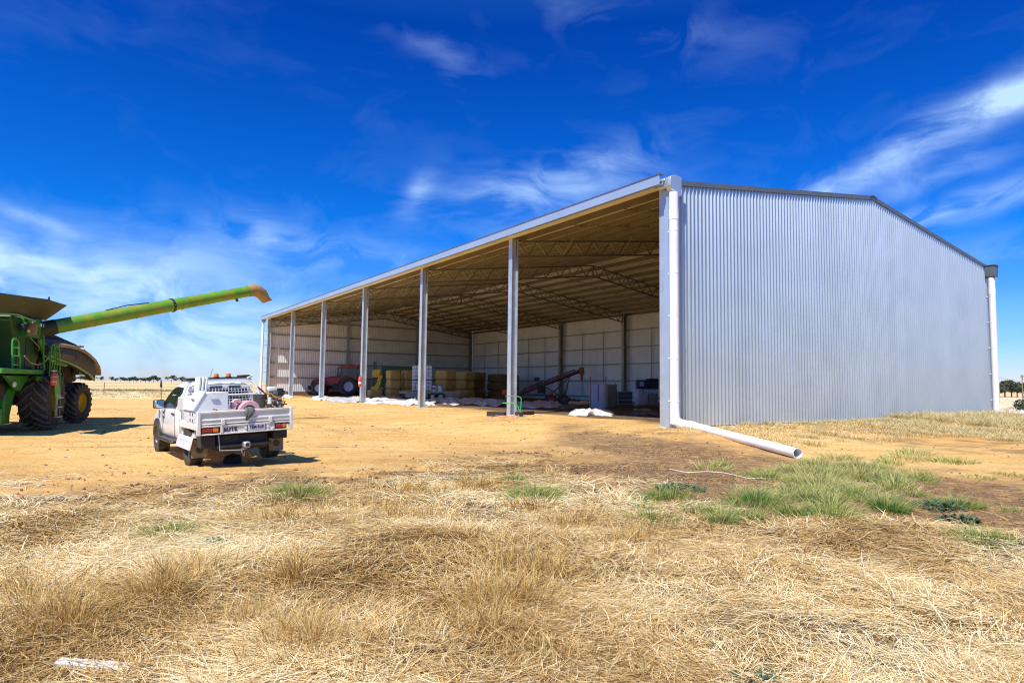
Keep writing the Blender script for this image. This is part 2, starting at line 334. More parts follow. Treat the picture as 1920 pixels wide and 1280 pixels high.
for px_, py_, sx_, sy_ in ((690, 905, 1.1, .4), (800, 888, .9, .45), (540, 900, .7, .45), (60, 940, 1.2, .4), (1120, 880, 1.5, .8)):
    q_ = at(px_, py_, 10)-Vector((0, 0, CAMZ)); q_ = q_*((CAMZ+.25)/-q_.z); dirtP = np.maximum(dirtP, ss(1.3, .5, np.hypot((gx-q_.x)/sx_, (gy-q_.y)/sy_)+(n2-.5)*1.8))
dirtW = ss(-.2, -1.0, k_)*ss(1.5, 4, u_)*ss(.40, .62, n2*.6+n1*.4)*.75
dirt = np.clip(np.maximum(np.maximum(np.maximum(dirtL*.85, dirtR*.95), dirtM*.75), np.maximum(dirtW, dirtP*.95)), 0, 1)*(1-st*.6)
field = ss(-.6, .8, k_-ed+(n2-.5)*1.5); field = np.maximum(field, ss(27, 29, u_)*ss(6, 9, k_+(n1-.5)*6))
bank = ss(ed+8.5, ed+5.5, k_)*field
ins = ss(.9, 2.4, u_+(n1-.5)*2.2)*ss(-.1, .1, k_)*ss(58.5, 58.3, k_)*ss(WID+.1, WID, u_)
trk = np.zeros_like(gx)
for (x0, y0, x1, y1, bow, hw) in ((-26, 19, 8, 25, 1.5, .95), (-24, 30, 3, 33, -2.0, .8), (-5.2, 13.5, 6, 21, -1.2, .75), (-3, 19, -21, 62, 2.5, .95), (-18, 14.5, 2, 17.5, .8, .75), (4, 24, -20, 40, -3, 1.0)):
    dx, dy = x1-x0, y1-y0; LL_ = math.hypot(dx, dy); t_ = np.clip(((gx-x0)*dx+(gy-y0)*dy)/LL_**2, 0, 1); off_ = ((gx-x0)*-dy+(gy-y0)*dx)/LL_-bow*np.sin(np.pi*t_)
    e_ = ss(0, .08, t_)*ss(1, .9, t_)
    trk = np.maximum(trk, e_*np.maximum(ss(.34, .12, np.abs(off_-hw)), ss(.34, .12, np.abs(off_+hw)))*ss(.35, .6, n1))
ground_m = bpy.data.materials.new('ground_soil'); ground_m.use_nodes = True
def ground_mat(m):
    t = m.node_tree; b = t.nodes['Principled BSDF']; NN = t.nodes.new; LL = t.links.new
    g = NN('ShaderNodeNewGeometry').outputs['Position']
    def att(n): a = NN('ShaderNodeAttribute'); a.attribute_name = n; return a.outputs['Fac']
    def noi(s, d=5, r=.55, sc=(1, 1, 1), rot=0):
        mp = NN('ShaderNodeMapping'); mp.inputs['Scale'].default_value = sc; mp.inputs['Rotation'].default_value = (0, 0, rot); LL(g, mp.inputs[0])
        n = NN('ShaderNodeTexNoise'); n.inputs['Scale'].default_value = s; n.inputs['Detail'].default_value = d; n.inputs['Roughness'].default_value = r; LL(mp.outputs[0], n.inputs[0]); return n.outputs[0]
    def rng_(x, a, b_, c=0, d=1):
        n = NN('ShaderNodeMapRange'); LL(x, n.inputs[0]); n.inputs[1].default_value = a; n.inputs[2].default_value = b_; n.inputs[3].default_value = c; n.inputs[4].default_value = d; return n.outputs[0]
    def mul(x, y):
        n = NN('ShaderNodeMath'); n.operation = 'MULTIPLY'; LL(x, n.inputs[0])
        if hasattr(y, 'is_output'): LL(y, n.inputs[1])
        else: n.inputs[1].default_value = y
        return n.outputs[0]
    def mix(f, a, c):
        n = NN('ShaderNodeMix'); n.data_type = 'RGBA'; LL(f, n.inputs[0])
        for i, v in ((6, a), (7, c)):
            if hasattr(v, 'is_output'): LL(v, n.inputs[i])
            else: n.inputs[i].default_value = (*v, 1)
        return n.outputs[2]
    big = noi(.16, 4); med = noi(1.1, 6); fine = noi(9, 7, .7); grit = noi(45, 4, .7); tr = noi(.5, 5, .6, (1, 5, 1), R(8))
    sand = mix(rng_(big, .35, .65), (.70, .385, .11), (.82, .53, .20))
    sand = mix(mul(rng_(tr, .50, .66), .55), sand, (.50, .27, .085))
    sand = mix(mul(rng_(med, .5, .7), .45), sand, (.80, .56, .26))
    sand = mix(mul(rng_(fine, .54, .66), .45), sand, (.40, .23, .09))
    sand = mix(mul(rng_(grit, .56, .66), .7), sand, (.90, .72, .44))
    g2 = noi(28, 5, .75); sand = mix(mul(rng_(g2, .56, .64), .55), sand, (.30, .17, .065)); pat = noi(.8, 6, .7); sand = mix(mul(mul(rng_(pat, .5, .62), rng_(g2, .40, .55)), .45), sand, (.42, .26, .11))
    cleat = noi(7, 3, .5, (1, 1, 1)); sand = mix(mul(mul(att('track'), rng_(cleat, .40, .58)), .85), sand, (.40, .235, .09))
    drt = mix(rng_(med, .35, .65), (.17, .095, .05), (.31, .185, .095))
    drt = mix(mul(rng_(fine, .5, .62), .6), drt, (.085, .05, .03))
    drt = mix(mul(rng_(grit, .54, .64), .7), drt, (.56, .38, .19)); drt = mix(mul(rng_(noi(24, 5, .75), .54, .62), .7), drt, (.05, .03, .018)); drt = mix(mul(rng_(noi(3.2, 6, .7), .50, .60), .6), drt, (.52, .31, .12))
    c = mix(att('dirt'), sand, drt)
    stc = mix(rng_(fine, .35, .65), (.11, .06, .025), (.30, .19, .085)); stc = mix(mul(rng_(grit, .54, .66), .6), stc, (.55, .40, .20))
    c = mix(att('straw'), c, stc)
    fl = mix(rng_(noi(.05, 5), .3, .7), (.60, .43, .20), (.70, .53, .27))
    fl = mix(mul(rng_(noi(.35, 4, .6, (.2, 1, 1)), .5, .7), .3), fl, (.45, .31, .14))
    bk = mix(rng_(noi(2.2, 6, .75), .42, .58), (.50, .36, .18), (.86, .74, .52)); bk = mix(mul(rng_(noi(1.0, 5, .7), .55, .68), .7), bk, (.36, .24, .11))
    fl = mix(att('bank'), fl, bk)
    c = mix(att('field'), c, fl)
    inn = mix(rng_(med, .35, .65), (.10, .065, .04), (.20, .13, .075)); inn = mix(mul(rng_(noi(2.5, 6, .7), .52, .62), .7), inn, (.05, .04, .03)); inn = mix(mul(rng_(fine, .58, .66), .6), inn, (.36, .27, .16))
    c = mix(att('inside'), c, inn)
    LL(c, b.inputs['Base Color']); b.inputs['Roughness'].default_value = .95; b.inputs['Specular IOR Level'].default_value = .15
    h = NN('ShaderNodeMath'); h.operation = 'ADD'; LL(mul(fine, 1.0), h.inputs[0]); LL(mul(grit, .35), h.inputs[1])
    bp = NN('ShaderNodeBump'); bp.inputs['Strength'].default_value = .9; bp.inputs['Distance'].default_value = .05; LL(h.outputs[0], bp.inputs['Height']); LL(bp.outputs[0], b.inputs['Normal'])
ground_mat(ground_m)
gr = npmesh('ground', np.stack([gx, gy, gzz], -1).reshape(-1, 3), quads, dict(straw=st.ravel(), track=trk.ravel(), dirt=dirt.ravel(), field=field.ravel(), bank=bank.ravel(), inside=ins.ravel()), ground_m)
gr['kind'] = 'structure'

# ---- strands
def strands(base, az, p0, p1, daz, ln, wd, flat, wtip=.35):
    n = len(az); d0 = np.stack([np.cos(az)*np.cos(p0), np.sin(az)*np.cos(p0), np.sin(p0)], 1); a1 = az+daz
    d1 = np.stack([np.cos(a1)*np.cos(p1), np.sin(a1)*np.cos(p1), np.sin(p1)], 1); ln = ln[:, None]
    q0 = base; q1 = q0+d0*ln*.5; q2 = q1+d1*ln*.5
    wa = az+math.pi/2+(rng.random(n)-.5)*np.where(flat, .6, 6.3)
    wv_ = np.stack([np.cos(wa), np.sin(wa), (rng.random(n)-.5)*.7], 1)*(wd[:, None]*.5)
    v = np.stack([q0-wv_, q0+wv_, q1-wv_*.9, q1+wv_*.9, q2-wv_*wtip, q2+wv_*wtip], 1).reshape(-1, 3)
    i = np.arange(n)[:, None]*6; f = np.concatenate([i+np.array([0, 1, 3, 2]), i+np.array([2, 3, 5, 4])], 1).reshape(-1, 4)
    h = np.tile(np.array([0, 0, .5, .5, 1, 1.]), n)
    return v, f, h
def grass_mat(name, ramp_, tip=None, trans=.25, rough=.7, spec=.3):
    m = bpy.data.materials.new(name); m.use_nodes = True; t = m.node_tree; b = t.nodes['Principled BSDF']
    a = t.nodes.new('ShaderNodeAttribute'); a.attribute_name = 'rnd'; r = t.nodes.new('ShaderNodeValToRGB'); t.links.new(a.outputs['Fac'], r.inputs[0])
    cr = r.color_ramp; cr.elements[0].position = ramp_[0][0]; cr.elements[0].color = (*ramp_[0][1], 1); cr.elements[1].position = ramp_[-1][0]; cr.elements[1].color = (*ramp_[-1][1], 1)
    for p_, c_ in ramp_[1:-1]: cr.elements.new(p_).color = (*c_, 1)
    out = r.outputs[0]
    if tip:
        h = t.nodes.new('ShaderNodeAttribute'); h.attribute_name = 'h'; mx = t.nodes.new('ShaderNodeMix'); mx.data_type = 'RGBA'
        mr = t.nodes.new('ShaderNodeMapRange'); mr.inputs[1].default_value = .35; mr.inputs[2].default_value = 1; t.links.new(h.outputs['Fac'], mr.inputs[0])
        t.links.new(mr.outputs[0], mx.inputs[0]); t.links.new(out, mx.inputs[6]); mx.inputs[7].default_value = (*tip, 1); out = mx.outputs[2]
    t.links.new(out, b.inputs['Base Color']); b.inputs['Roughness'].default_value = rough; b.inputs['Specular IOR Level'].default_value = spec
    tr = t.nodes.new('ShaderNodeBsdfTranslucent'); t.links.new(out, tr.inputs[0]); ms = t.nodes.new('ShaderNodeMixShader'); ms.inputs[0].default_value = trans
    t.links.new(b.outputs[0], ms.inputs[1]); t.links.new(tr.outputs[0], ms.inputs[2]); t.links.new(ms.outputs[0], t.nodes['Material Output'].inputs[0])
    return m
straw_m = grass_mat('straw', [(0, (.17, .085, .025)), (.22, (.44, .26, .085)), (.48, (.70, .48, .19)), (.75, (.87, .69, .37)), (1, (.93, .84, .58))])
gold_m = grass_mat('golden_stalks', [(0, (.28, .15, .04)), (.4, (.56, .35, .10)), (.8, (.78, .57, .23)), (1, (.88, .72, .40))])
green_m = grass_mat('green_grass', [(0, (.04, .15, .012)), (.45, (.13, .27, .025)), (.75, (.36, .40, .08)), (1, (.60, .52, .22))], tip=(.62, .56, .25))
dryg_m = grass_mat('dry_grass', [(0, (.16, .17, .05)), (.2, (.36, .27, .09)), (.5, (.60, .45, .18)), (1, (.80, .68, .38))], tip=(.80, .70, .40))

def scatter(n, r0, r1, amax=44):
    r = np.sqrt(rng.random(n)*(r1*r1-r0*r0)+r0*r0); a = np.radians((rng.random(n)*2-1)*amax); return r*np.sin(a), r*np.cos(a)
V = []; F = []; H = []; RN = []; off = 0
def push(v, f, h, rn):
    global off
    V.append(v); F.append(f+off); H.append(h); RN.append(np.repeat(rn, 6)); off += len(v)
def flush(name, m, label=None):
    global V, F, H, RN, off
    o = npmesh(name, np.concatenate(V), np.concatenate(F), dict(h=np.concatenate(H), rnd=np.concatenate(RN)), m, smooth=False)
    V = []; F = []; H = []; RN = []; off = 0; return o
# matted fallen straw
for r0, r1, n, wd, ll in ((2.6, 5.2, 125000, .0042, .26), (5.2, 8.5, 120000, .006, .32), (8.5, 14, 75000, .010, .38)):
    x, y = scatter(n, r0, r1); s = straw(x, y); keep = rng.random(n) < np.maximum(s, ss(4.2, 0, y-np.interp(x, BX, BY))*ss(.47, .62, fbm(x+11, y-3, .9, 4))*.85)*(.12+1.15*ss(.28, .62, fbm(x+3, y, 1.6, 4))); x = x[keep]; y = y[keep]; n = len(x)
    lay = rng.random(n)
    base = np.stack([x, y, gz(x, y)+lay*.035*straw(x, y)+.004], 1)
    fld = fbm(x*1.0, y*1.0, .9, 3)*9+fbm(x+40, y, 3.0, 2)*3.0
    az = fld+rng.normal(0, .55, n)+np.where(rng.random(n) < .5, math.pi, 0)+np.where(rng.random(n) < .15, rng.random(n)*6.3, 0)
    up = ss(.58, .75, fbm(x-20, y+8, 1.3, 3))*.5
    p0 = rng.normal(.05, .10, n)+up*rng.random(n)*.5; p1 = p0-rng.random(n)*.22
    ln = ll*(.35+rng.random(n)*.8)
    rn = np.clip(rng.normal(.58, .28, n)+(fbm(x+70, y-30, .8, 4)-.5)*1.3, 0, 1)
    push(*strands(base, az, p0, p1, rng.normal(0, .35, n), ln, wd*(.6+rng.random(n)*.8), np.ones(n, bool)), rn)
so_ = flush('fallen_straw', straw_m); col(so_, 'matted pale dry straw lying flat over the whole foreground', 'straw', kind='stuff')
# standing golden clumps: (px, py, spread m, height m, count)
cl_skip = {11, 13, 14, 17, 22, 24, 26, 27}
cl = [(960, 1130, .32, .28, 2400), (1010, 1085, .30, .30, 1400), (930, 1190, .22, .26, 900), (550, 1100, .26, .24, 1500), (300, 1140, .32, .26, 1700), (130, 1180, .36, .27, 1900), (60, 1120, .3, .24, 900), (590, 1230, .42, .20, 2600),
      (760, 975, .35, .18, 900), (540, 985, .45, .2, 1000), (700, 960, .4, .2, 900), (1180, 960, .5, .22, 1500), (1080, 980, .4, .2, 900), (1370, 975, .3, .24, 500), (1620, 1000, .25, .26, 420), (1000, 950, .4, .2, 700),
      (350, 1090, .3, .2, 800), (830, 1060, .3, .18, 600), (1490, 1130, .3, .14, 350), (1190, 1010, .35, .2, 800), (790, 920, .5, .25, 800), (900, 910, .5, .25, 800), (600, 930, .5, .2, 600), (1905, 1180, .3, .16, 400), (120, 1040, .35, .2, 700), (440, 1180, .3, .2, 700), (1250, 1150, .3, .14, 300), (1720, 1200, .3, .14, 300), (1060, 1250, .4, .16, 600)]
for ci, (px, py, sp, ht, n) in enumerate(cl):
    if ci in cl_skip: continue
    stx = random.uniform(.7, 2.2)
    t = at(px, py, 10); d = (t-Vector((0, 0, CAMZ))); q = Vector((0, 0, CAMZ))+d*((CAMZ+.25)/-d.z)
    a = rng.random(n)*6.3; r = sp*np.abs(rng.normal(0, .6, n)); x = q.x+r*np.cos(a)*stx+np.where(rng.random(n) < .35, random.uniform(-.35, .35), 0); y = q.y+r*np.sin(a)*.9+(fbm(x*3, x*0+ci, 1.5, 2)-.5)*.25
    n = int(n*.55); x = x[:n]; y = y[:n]; a = a[:n]; r = r[:n]; base = np.stack([x, y, gz(x, y)], 1); lean = np.clip(1.15-r/sp*.45+rng.normal(0, .38, n), .0, 1.55)
    az = a+rng.normal(0, .7, n)+.0; f = max(.0032, q.y*.00075)
    push(*strands(base, az, lean, lean-.2-rng.random(n)*.9, rng.normal(0, .4, n), ht*(.4+rng.random(n)*.95), f*1.15*(.7+rng.random(n)*.6), np.zeros(n, bool)), np.clip(rng.normal(.55, .3, n), 0, 1))
# thin scatter of upright stalks
x, y = scatter(26000, 3, 12); s = straw(x, y)*ss(.48, .62, fbm(x+5, y+5, 1.0, 3)); k = rng.random(len(x)) < s*.8+.02*straw(x, y); x = x[k]; y = y[k]; n = len(x)
push(*strands(np.stack([x, y, gz(x, y)], 1), rng.random(n)*6.3, rng.normal(1.0, .3, n), rng.normal(.5, .4, n), rng.normal(0, .4, n), .14*(.5+rng.random(n)), np.maximum(.003, y*.0007), np.zeros(n, bool)), np.clip(rng.normal(.6, .2, n), 0, 1))
go = flush('standing_dry_stalks', gold_m); col(go, 'golden brown dry stalks standing in rough clumps amid the flattened straw', 'dry grass', kind='stuff')

def gp(px, py, z=-.25):
    d = at(px, py, 10)-Vector((0, 0, CAMZ)); return Vector((0, 0, CAMZ))+d*((CAMZ-z)/-d.z)
def tuft(q, sp, ht, n, wd, spread=.8):
    a = rng.random(n)*6.3; r = sp*np.sqrt(rng.random(n)); x = q[0]+r*np.cos(a); y = q[1]+r*np.sin(a)
    lean = np.clip(1.45-r/sp*spread+rng.normal(0, .2, n), .15, 1.55); z = gz(x, y) if q[2] is None else np.full(n, q[2])
    return strands(np.stack([x, y, z-.01], 1), a+rng.normal(0, .5, n), lean, lean-.15-rng.random(n)*.6, rng.normal(0, .3, n), ht*(.45+rng.random(n)*.75), wd*(.7+rng.random(n)*.6), np.zeros(n, bool), .15)
# the green grassy patch beside the drain outlet
for px, py, sp, ht, n in ((1225, 950, .28, .26, 500), (1290, 965, .35, .34, 900), (1345, 968, .35, .34, 900), (1400, 960, .4, .36, 900), (1450, 970, .4, .34, 900), (1510, 972, .35, .3, 700), (1330, 940, .5, .34, 800), (1420, 930, .6, .36, 1000), (1500, 925, .6, .38, 1100), (1560, 915, .7, .4, 1300),
        (1600, 945, .45, .36, 800), (1665, 950, .35, .34, 600), (1560, 885, .8, .42, 1400), (1500, 890, .7, .4, 1000), (1620, 890, .7, .4, 1100), (1470, 868, .5, .34, 700), (1530, 862, .6, .36, 900), (1600, 865, .9, .4, 1300), (1680, 860, .8, .38, 1000), (1410, 880, .5, .3, 500), (1650, 915, .5, .34, 600), (1440, 905, .6, .34, 700), (1520, 945, .5, .36, 800), (1590, 930, .5, .36, 700), (1700, 875, .7, .3, 600), (1390, 925, .4, .3, 500)):
    for rep in range(4):
        if random.random() < .22: continue
        q = gp(px+random.gauss(0, 44), py+random.gauss(0, 12)); m_ = int(n*.42*random.uniform(.5, 1.2)); tn = random.gauss(.30 if py < 935 else -.08, .2)
        v, f, h = tuft((q.x, q.y, None), sp*random.uniform(.35, .7), ht*random.uniform(.35, .95), m_, max(.0048, q.y*.00066)); push(v, f, h, np.clip(rng.normal(.45, .25, m_)+tn, 0, 1))
col(flush('green_grass_patch', green_m), 'soft green grass with pale seed heads spreading below the drain pipe outlet', 'grass', kind='stuff')
# dry grass along the gable wall and the strip beyond the slope
for i in range(900):
    if i < 62: kk_, uu = -.55-rng.random()*.5, 3+rng.random()**1.2*23.5
    elif i < 600: uu = 8+rng.random()*20; kk_ = -.6-rng.random()**1.3*6.5
    else: uu = -1.5+rng.random()*24; kk_ = -1.0-rng.random()*(4.5 if uu < 12 else 8)
    if uu > 24.5 and kk_ < -1.0: continue
    if uu < 11 and i < 62 and (rng.random() < .55): continue
    q = W(kk_, uu); ht = (.16 if uu < 14 else .38)*(.6+rng.random()*.8); n = 170 if i < 600 else 100
    v, f, h = tuft((q.x, q.y, None), .18+.45*rng.random(), ht, n, max(.010, q.y*.00055)); push(v, f, h, np.clip(rng.normal(.35+.4*rng.random(), .25, n), 0, 1))
col(flush('wall_side_dry_grass', dryg_m), 'pale dry grass growing in tufts along the foot of the corrugated gable', 'dry grass', kind='stuff')
# brown crumbly clods and litter on bare soil
def clods():
    n = 16000; x, y = scatter(n, 5, 26, 43); b = np.interp(x, BX, BY); k, u = KU(x, y)
    d = ss(5.5, 0, y-b)+.12+ss(2, 3, x)*ss(-1, -4, u)*.8; keep = (rng.random(n) < d*fbm(x, y, 1.1, 3)*1.5)*(straw(x, y) < .4); x = x[keep]; y = y[keep]
    for px_, py_, sx_, sy_, m_ in ((690, 905, 1.1, .35, 700), (800, 888, .8, .4, 450), (540, 900, .6, .4, 260), (330, 915, .9, .3, 220), (60, 940, 1.0, .3, 260), (1120, 880, 1.3, .7, 900), (1300, 900, .9, .5, 500), (1230, 850, 1.4, .8, 500), (1800, 930, 1.4, 1.0, 400), (1000, 850, .9, .6, 260)):
        q_ = gp(px_, py_); x = np.append(x, q_.x+rng.normal(0, sx_*.6, m_)); y = np.append(y, q_.y+rng.normal(0, sy_*.6, m_))
    n = len(x)
    r = .008+.034*rng.random(n)**5; z = gz(x, y)
    oc = np.array([(1, 0, 0), (0, 1, 0), (-1, 0, 0), (0, -1, 0), (.1, .1, .8), (0, 0, -.6)]); tr = np.array([(0, 1, 4), (1, 2, 4), (2, 3, 4), (3, 0, 4), (1, 0, 5), (2, 1, 5), (3, 2, 5), (0, 3, 5)])
    v = oc[None]*r[:, None, None]*(1+.5*(rng.random((n, 6, 1))-.5))+np.stack([x, y, z], 1)[:, None]; v += (rng.random(v.shape)-.5)*r[:, None, None]*.6
    f = (tr[None]+np.arange(n)[:, None, None]*6).reshape(-1, 3)
    return npmesh('soil_clods', v.reshape(-1, 3), f, {}, M['stone'], smooth=False)
col(clods(), 'brown crumbs and clods of soil scattered over the bare ground', 'soil clods', kind='stuff')
# pale stubble litter over the sand
n = 120000; x, y = scatter(n, 8, 45, 44); k, u = KU(x, y); keep = (rng.random(n) < .10+ss(.45, .62, fbm(x, y, .6, 4))*.8)*(straw(x, y) < .5)*(u < 1.0); x = x[keep]; y = y[keep]; n = len(x)
push(*strands(np.stack([x, y, gz(x, y)+.006], 1), rng.random(n)*6.3, rng.normal(.1, .12, n), rng.normal(0, .1, n), rng.normal(0, .3, n), .05+.10*rng.random(n), .004+y*.0003, np.ones(n, bool)), rng.random(n)*.9)
col(flush('straw_litter', straw_m), 'short broken bits of straw littered over the orange sandy yard', 'straw litter', kind='stuff')

# ---- separate weeds
def weed(name, label, px, py, sp, ht, n, kind):
    q = gp(px, py); q.z = gzf(q.x, q.y); wd = max(.005, q.y*.00062)
    if kind == 'leafy':
        a = rng.random(n)*6.3; r = sp*np.sqrt(rng.random(n)); x = r*np.cos(a); y = r*np.sin(a); z = rng.random(n)*ht*(1-r/sp*.6)
        v, f, h = strands(np.stack([x, y, z], 1), a+rng.normal(0, .8, n), rng.normal(.3, .4, n), rng.normal(-.1, .4, n), rng.normal(0, .5, n), .05+.05*rng.random(n), .018+.014*rng.random(n), np.ones(n, bool), .3)
        m = M['bweed']
    else:
        v, f, h = tuft((0, 0, 0.), sp, ht, n, wd, 1.0); m = green_m
    o = npmesh(name, v, f, dict(h=h, rnd=np.repeat(np.clip(rng.normal(.4, .25, n), 0, 1), 6)), m, smooth=False)
    o.location = q; return col(o, label, 'weed', 'single weeds on the ground')
weed('grass_tuft', 'bright green grass tuft standing on the sand edge behind the ute', 555, 928, 0.41, 0.30, 924, 'g')
weed('grass_tuft', 'dark green spiky tuft lying in the straw at the left', 320, 1010, 0.28, 0.21, 572, 'g')
weed('grass_tuft', 'small green tuft at far left where sand meets straw', 203, 974, 0.16, 0.12, 352, 'g')
weed('grass_tuft', 'tall pale green tuft in the middle of the straw edge', 1005, 930, 0.35, 0.35, 924, 'g')
weed('grass_tuft', 'low green tuft just left of the tall pale green one', 967, 900, 0.20, 0.18, 396, 'g')
weed('grass_tuft', 'round green tuft at the right edge of the straw', 1840, 1020, 0.28, 0.21, 704, 'g')
weed('grass_tuft', 'small bright green rosette on brown soil by the green patch', 1717, 930, 0.18, 0.11, 264, 'g')
weed('grass_tuft', 'green and grey tuft on brown soil above the blue weed', 1795, 948, 0.30, 0.25, 572, 'g')
weed('grass_tuft', 'tiny green tuft at the right frame edge on brown soil', 1895, 957, 0.16, 0.10, 220, 'g')
weed('star_weed', 'star shaped striped weed on brown soil at the right', 1830, 893, .3, .10, 160, 'g')
weed('star_weed', 'star shaped striped weed nearest the right frame edge', 1890, 890, .28, .10, 160, 'g')
weed('leafy_weed', 'blue green creeping weed beside the right grey tuft', 1757, 952, .34, .10, 260, 'leafy')
weed('leafy_weed', 'small blue green creeping weed nearest the straw at right', 1797, 974, .20, .07, 150, 'leafy')
weed('leafy_weed', 'blue green creeping weed left of the green patch', 1275, 920, .36, .10, 260, 'leafy')
weed('leafy_weed', 'blue green weed on the straw edge in mid picture', 885, 898, .26, .08, 170, 'leafy')
weed('leafy_weed', 'grey green leafy weed amid straw at the bottom edge', 1422, 1276, .13, .06, 70, 'leafy')
weed('leafy_weed', 'tiny blue green leafy weed in the straw left of centre', 412, 1030, .10, .05, 50, 'leafy')
weed('leafy_weed', 'dark blue green weed right of the green patch', 1655, 903, .3, .10, 200, 'leafy')
# half buried pale slab and white string
q = gp(190, 1250); sl = MB().box(-.26, .26, -.035, .035, 0, .04).build('buried_board', mat('weathered_board', (.62, .58, .50), .8, 0, .15, 6, (.40, .30, .18), .6), bevel=.008); sl.location = (q.x, q.y, gzf(q.x, q.y)+.012); sl.rotation_euler = (.05, .04, R(-3)); col(sl, 'pale board half buried in straw at bottom left', 'board')
pts = []
for i in range(24):
    f = i/23; q = gp(1255+175*f, 882+17*f+3*math.sin(f*9)); pts.append((q.x, q.y, gzf(q.x, q.y)+.02))
s_ = MB().tube(pts, .007, 5).build('white_string', M['tarp']); col(s_, 'long white string lying on brown soil left of the green patch', 'string')

# ---- distant trees, fence, right background
def crown_mesh(seed, n=260):
    r = np.random.default_rng(seed); vs_ = []; fs = []
    cen = [(r.normal(0, .32), r.normal(0, .32), .62+r.random()*.55, .26+.22*r.random()) for _ in range(9)]
    for i in range(n):
        c = cen[r.integers(9)]; d = r.normal(0, 1, 3); d /= np.linalg.norm(d); p = np.array(c[:3])+d*c[3]*np.array([1.15, 1.15, .8])*(.6+.4*r.random()); s = .05+.07*r.random()
        a = r.normal(0, 1, 3); a /= np.linalg.norm(a); b = np.cross(a, d); b /= np.linalg.norm(b)+1e-6
        k = len(vs_); vs_ += [tuple(p-a*s-b*s), tuple(p+a*s-b*s*.6), tuple(p+a*s*.7+b*s), tuple(p-a*s*.5+b*s*1.1)]; fs.append((k, k+1, k+2, k+3))
    me = bpy.data.meshes.new('crown'); me.from_pydata(vs_, [], fs); me.materials.append(M['gum']); return me
CR = [crown_mesh(s) for s in (1, 2, 3, 4, 5)]
tb = MB().tube([(0, 0, -.1), (.02, .01, .35), (-.05, .03, .7)], [.05, .04, .02], 6).tube([(.01, 0, .3), (.2, .05, .7)], [.03, .012], 5).tube([(.02, 0, .35), (-.22, -.1, .72)], [.03, .012], 5); tm = tb.build('trunk', M['bark'])
TM = tm.data; bpy.data.objects.remove(tm)
def tree(px, pyb, Y, w_, h_, label, group, i):
    q = at(px, pyb, Y); q.z = gzf(q.x, q.y)
    b = at(px, pyb, Y).z; t = thing('gum_tree', label, 'tree', (q.x, q.y, q.z), i*1.3, group); t.scale = (w_, w_, (b-q.z)/1.0*0+h_)
    for nm, me in (('trunk', TM), ('crown', CR[i % 5])):
        o = bpy.data.objects.new(nm, me); C.objects.link(o); o.parent = t
DT = [(120, 4.5, 6), (131, 5, 8), (142, 3.6, 5), (151, 5, 8), (160, 5.5, 9), (190, 4.5, 6), (209, 5, 6.5), (217, 4, 5), (226, 5, 9), (234, 4.5, 7), (243, 5, 8), (250, 6, 10), (257, 5, 9), (264, 4.5, 8), (273, 5, 9), (280, 5.2, 8), (288, 7.5, 11), (296, 6, 10), (322, 7.5, 10), (341, 6.5, 8), (352, 5, 6), (104, 5, 6)]
for i, (px, h_, w_) in enumerate(DT):
    h_ *= .85; w_ *= .9
    Y = 760+((i*37) % 90); tree(px, 713, Y, w_*.75, h_*1.05, 'dark gum tree on the skyline beyond the tan field', 'dark trees on the far left skyline', i)
RT = [(1874, 2.2, 3.2), (1884, 2.9, 4), (1896, 3.0, 4), (1907, 2.5, 3.6), (1918, 2.4, 4), (1930, 2.7, 4), (1866, 2.3, 3.6), (1946, 3, 4)]
for i, (px, h_, w_) in enumerate(RT):
    tree(px, 738, 190+(i*13) % 22, w_*1.1, h_*1.28, 'dark green scrubby tree in the line right of the shed', 'dark trees behind the shed on the right', i+2)
# post-and-wire fence at the field edge
fa = W(57.3, -44); fb = W(57.3, -5.5)
fe = thing('wire_fence', 'thin post and wire fence along the edge of the stubble field', 'fence', (fa.x, fa.y, 0))
npst = 9
for i in range(npst):
    p = fa.lerp(fb, i/(npst-1)); z = gzf(p.x, p.y); MB().cyl((p.x-fa.x, p.y-fa.y, z-.3), (p.x-fa.x, p.y-fa.y, z+1.15), .035, n=6).build('post', M['post'], fe)
for hgt in (1.1, .8, .5, .25):
    pts = [fa.lerp(fb, i/24) for i in range(25)]; MB().tube([(p.x-fa.x, p.y-fa.y, gzf(p.x, p.y)+hgt) for p in pts], .012, 4).build('wire', M['wire'], fe)
# dark weeds line on top of the bank
for i in range(260):
    f = rng.random(); p = W(61.2+rng.normal(0, .35), -48+f*43); v, f_, h = tuft((p.x, p.y, None), .7, .28, 40, .05); push(v, f_, h, np.clip(rng.normal(.1, .15, 40), 0, 1))
for i in range(650):
    p = W(54.5+rng.random()*5.5, -50+rng.random()*46); v, f_, h = tuft((p.x, p.y, None), .5, .22, 26, .035); push(v, f_, h, np.clip(rng.normal(.7, .25, 26), 0, 1))
col(flush('field_stubble', dryg_m), 'pale stubble and dry stalks on the bank below the wire fence', 'stubble', kind='stuff')
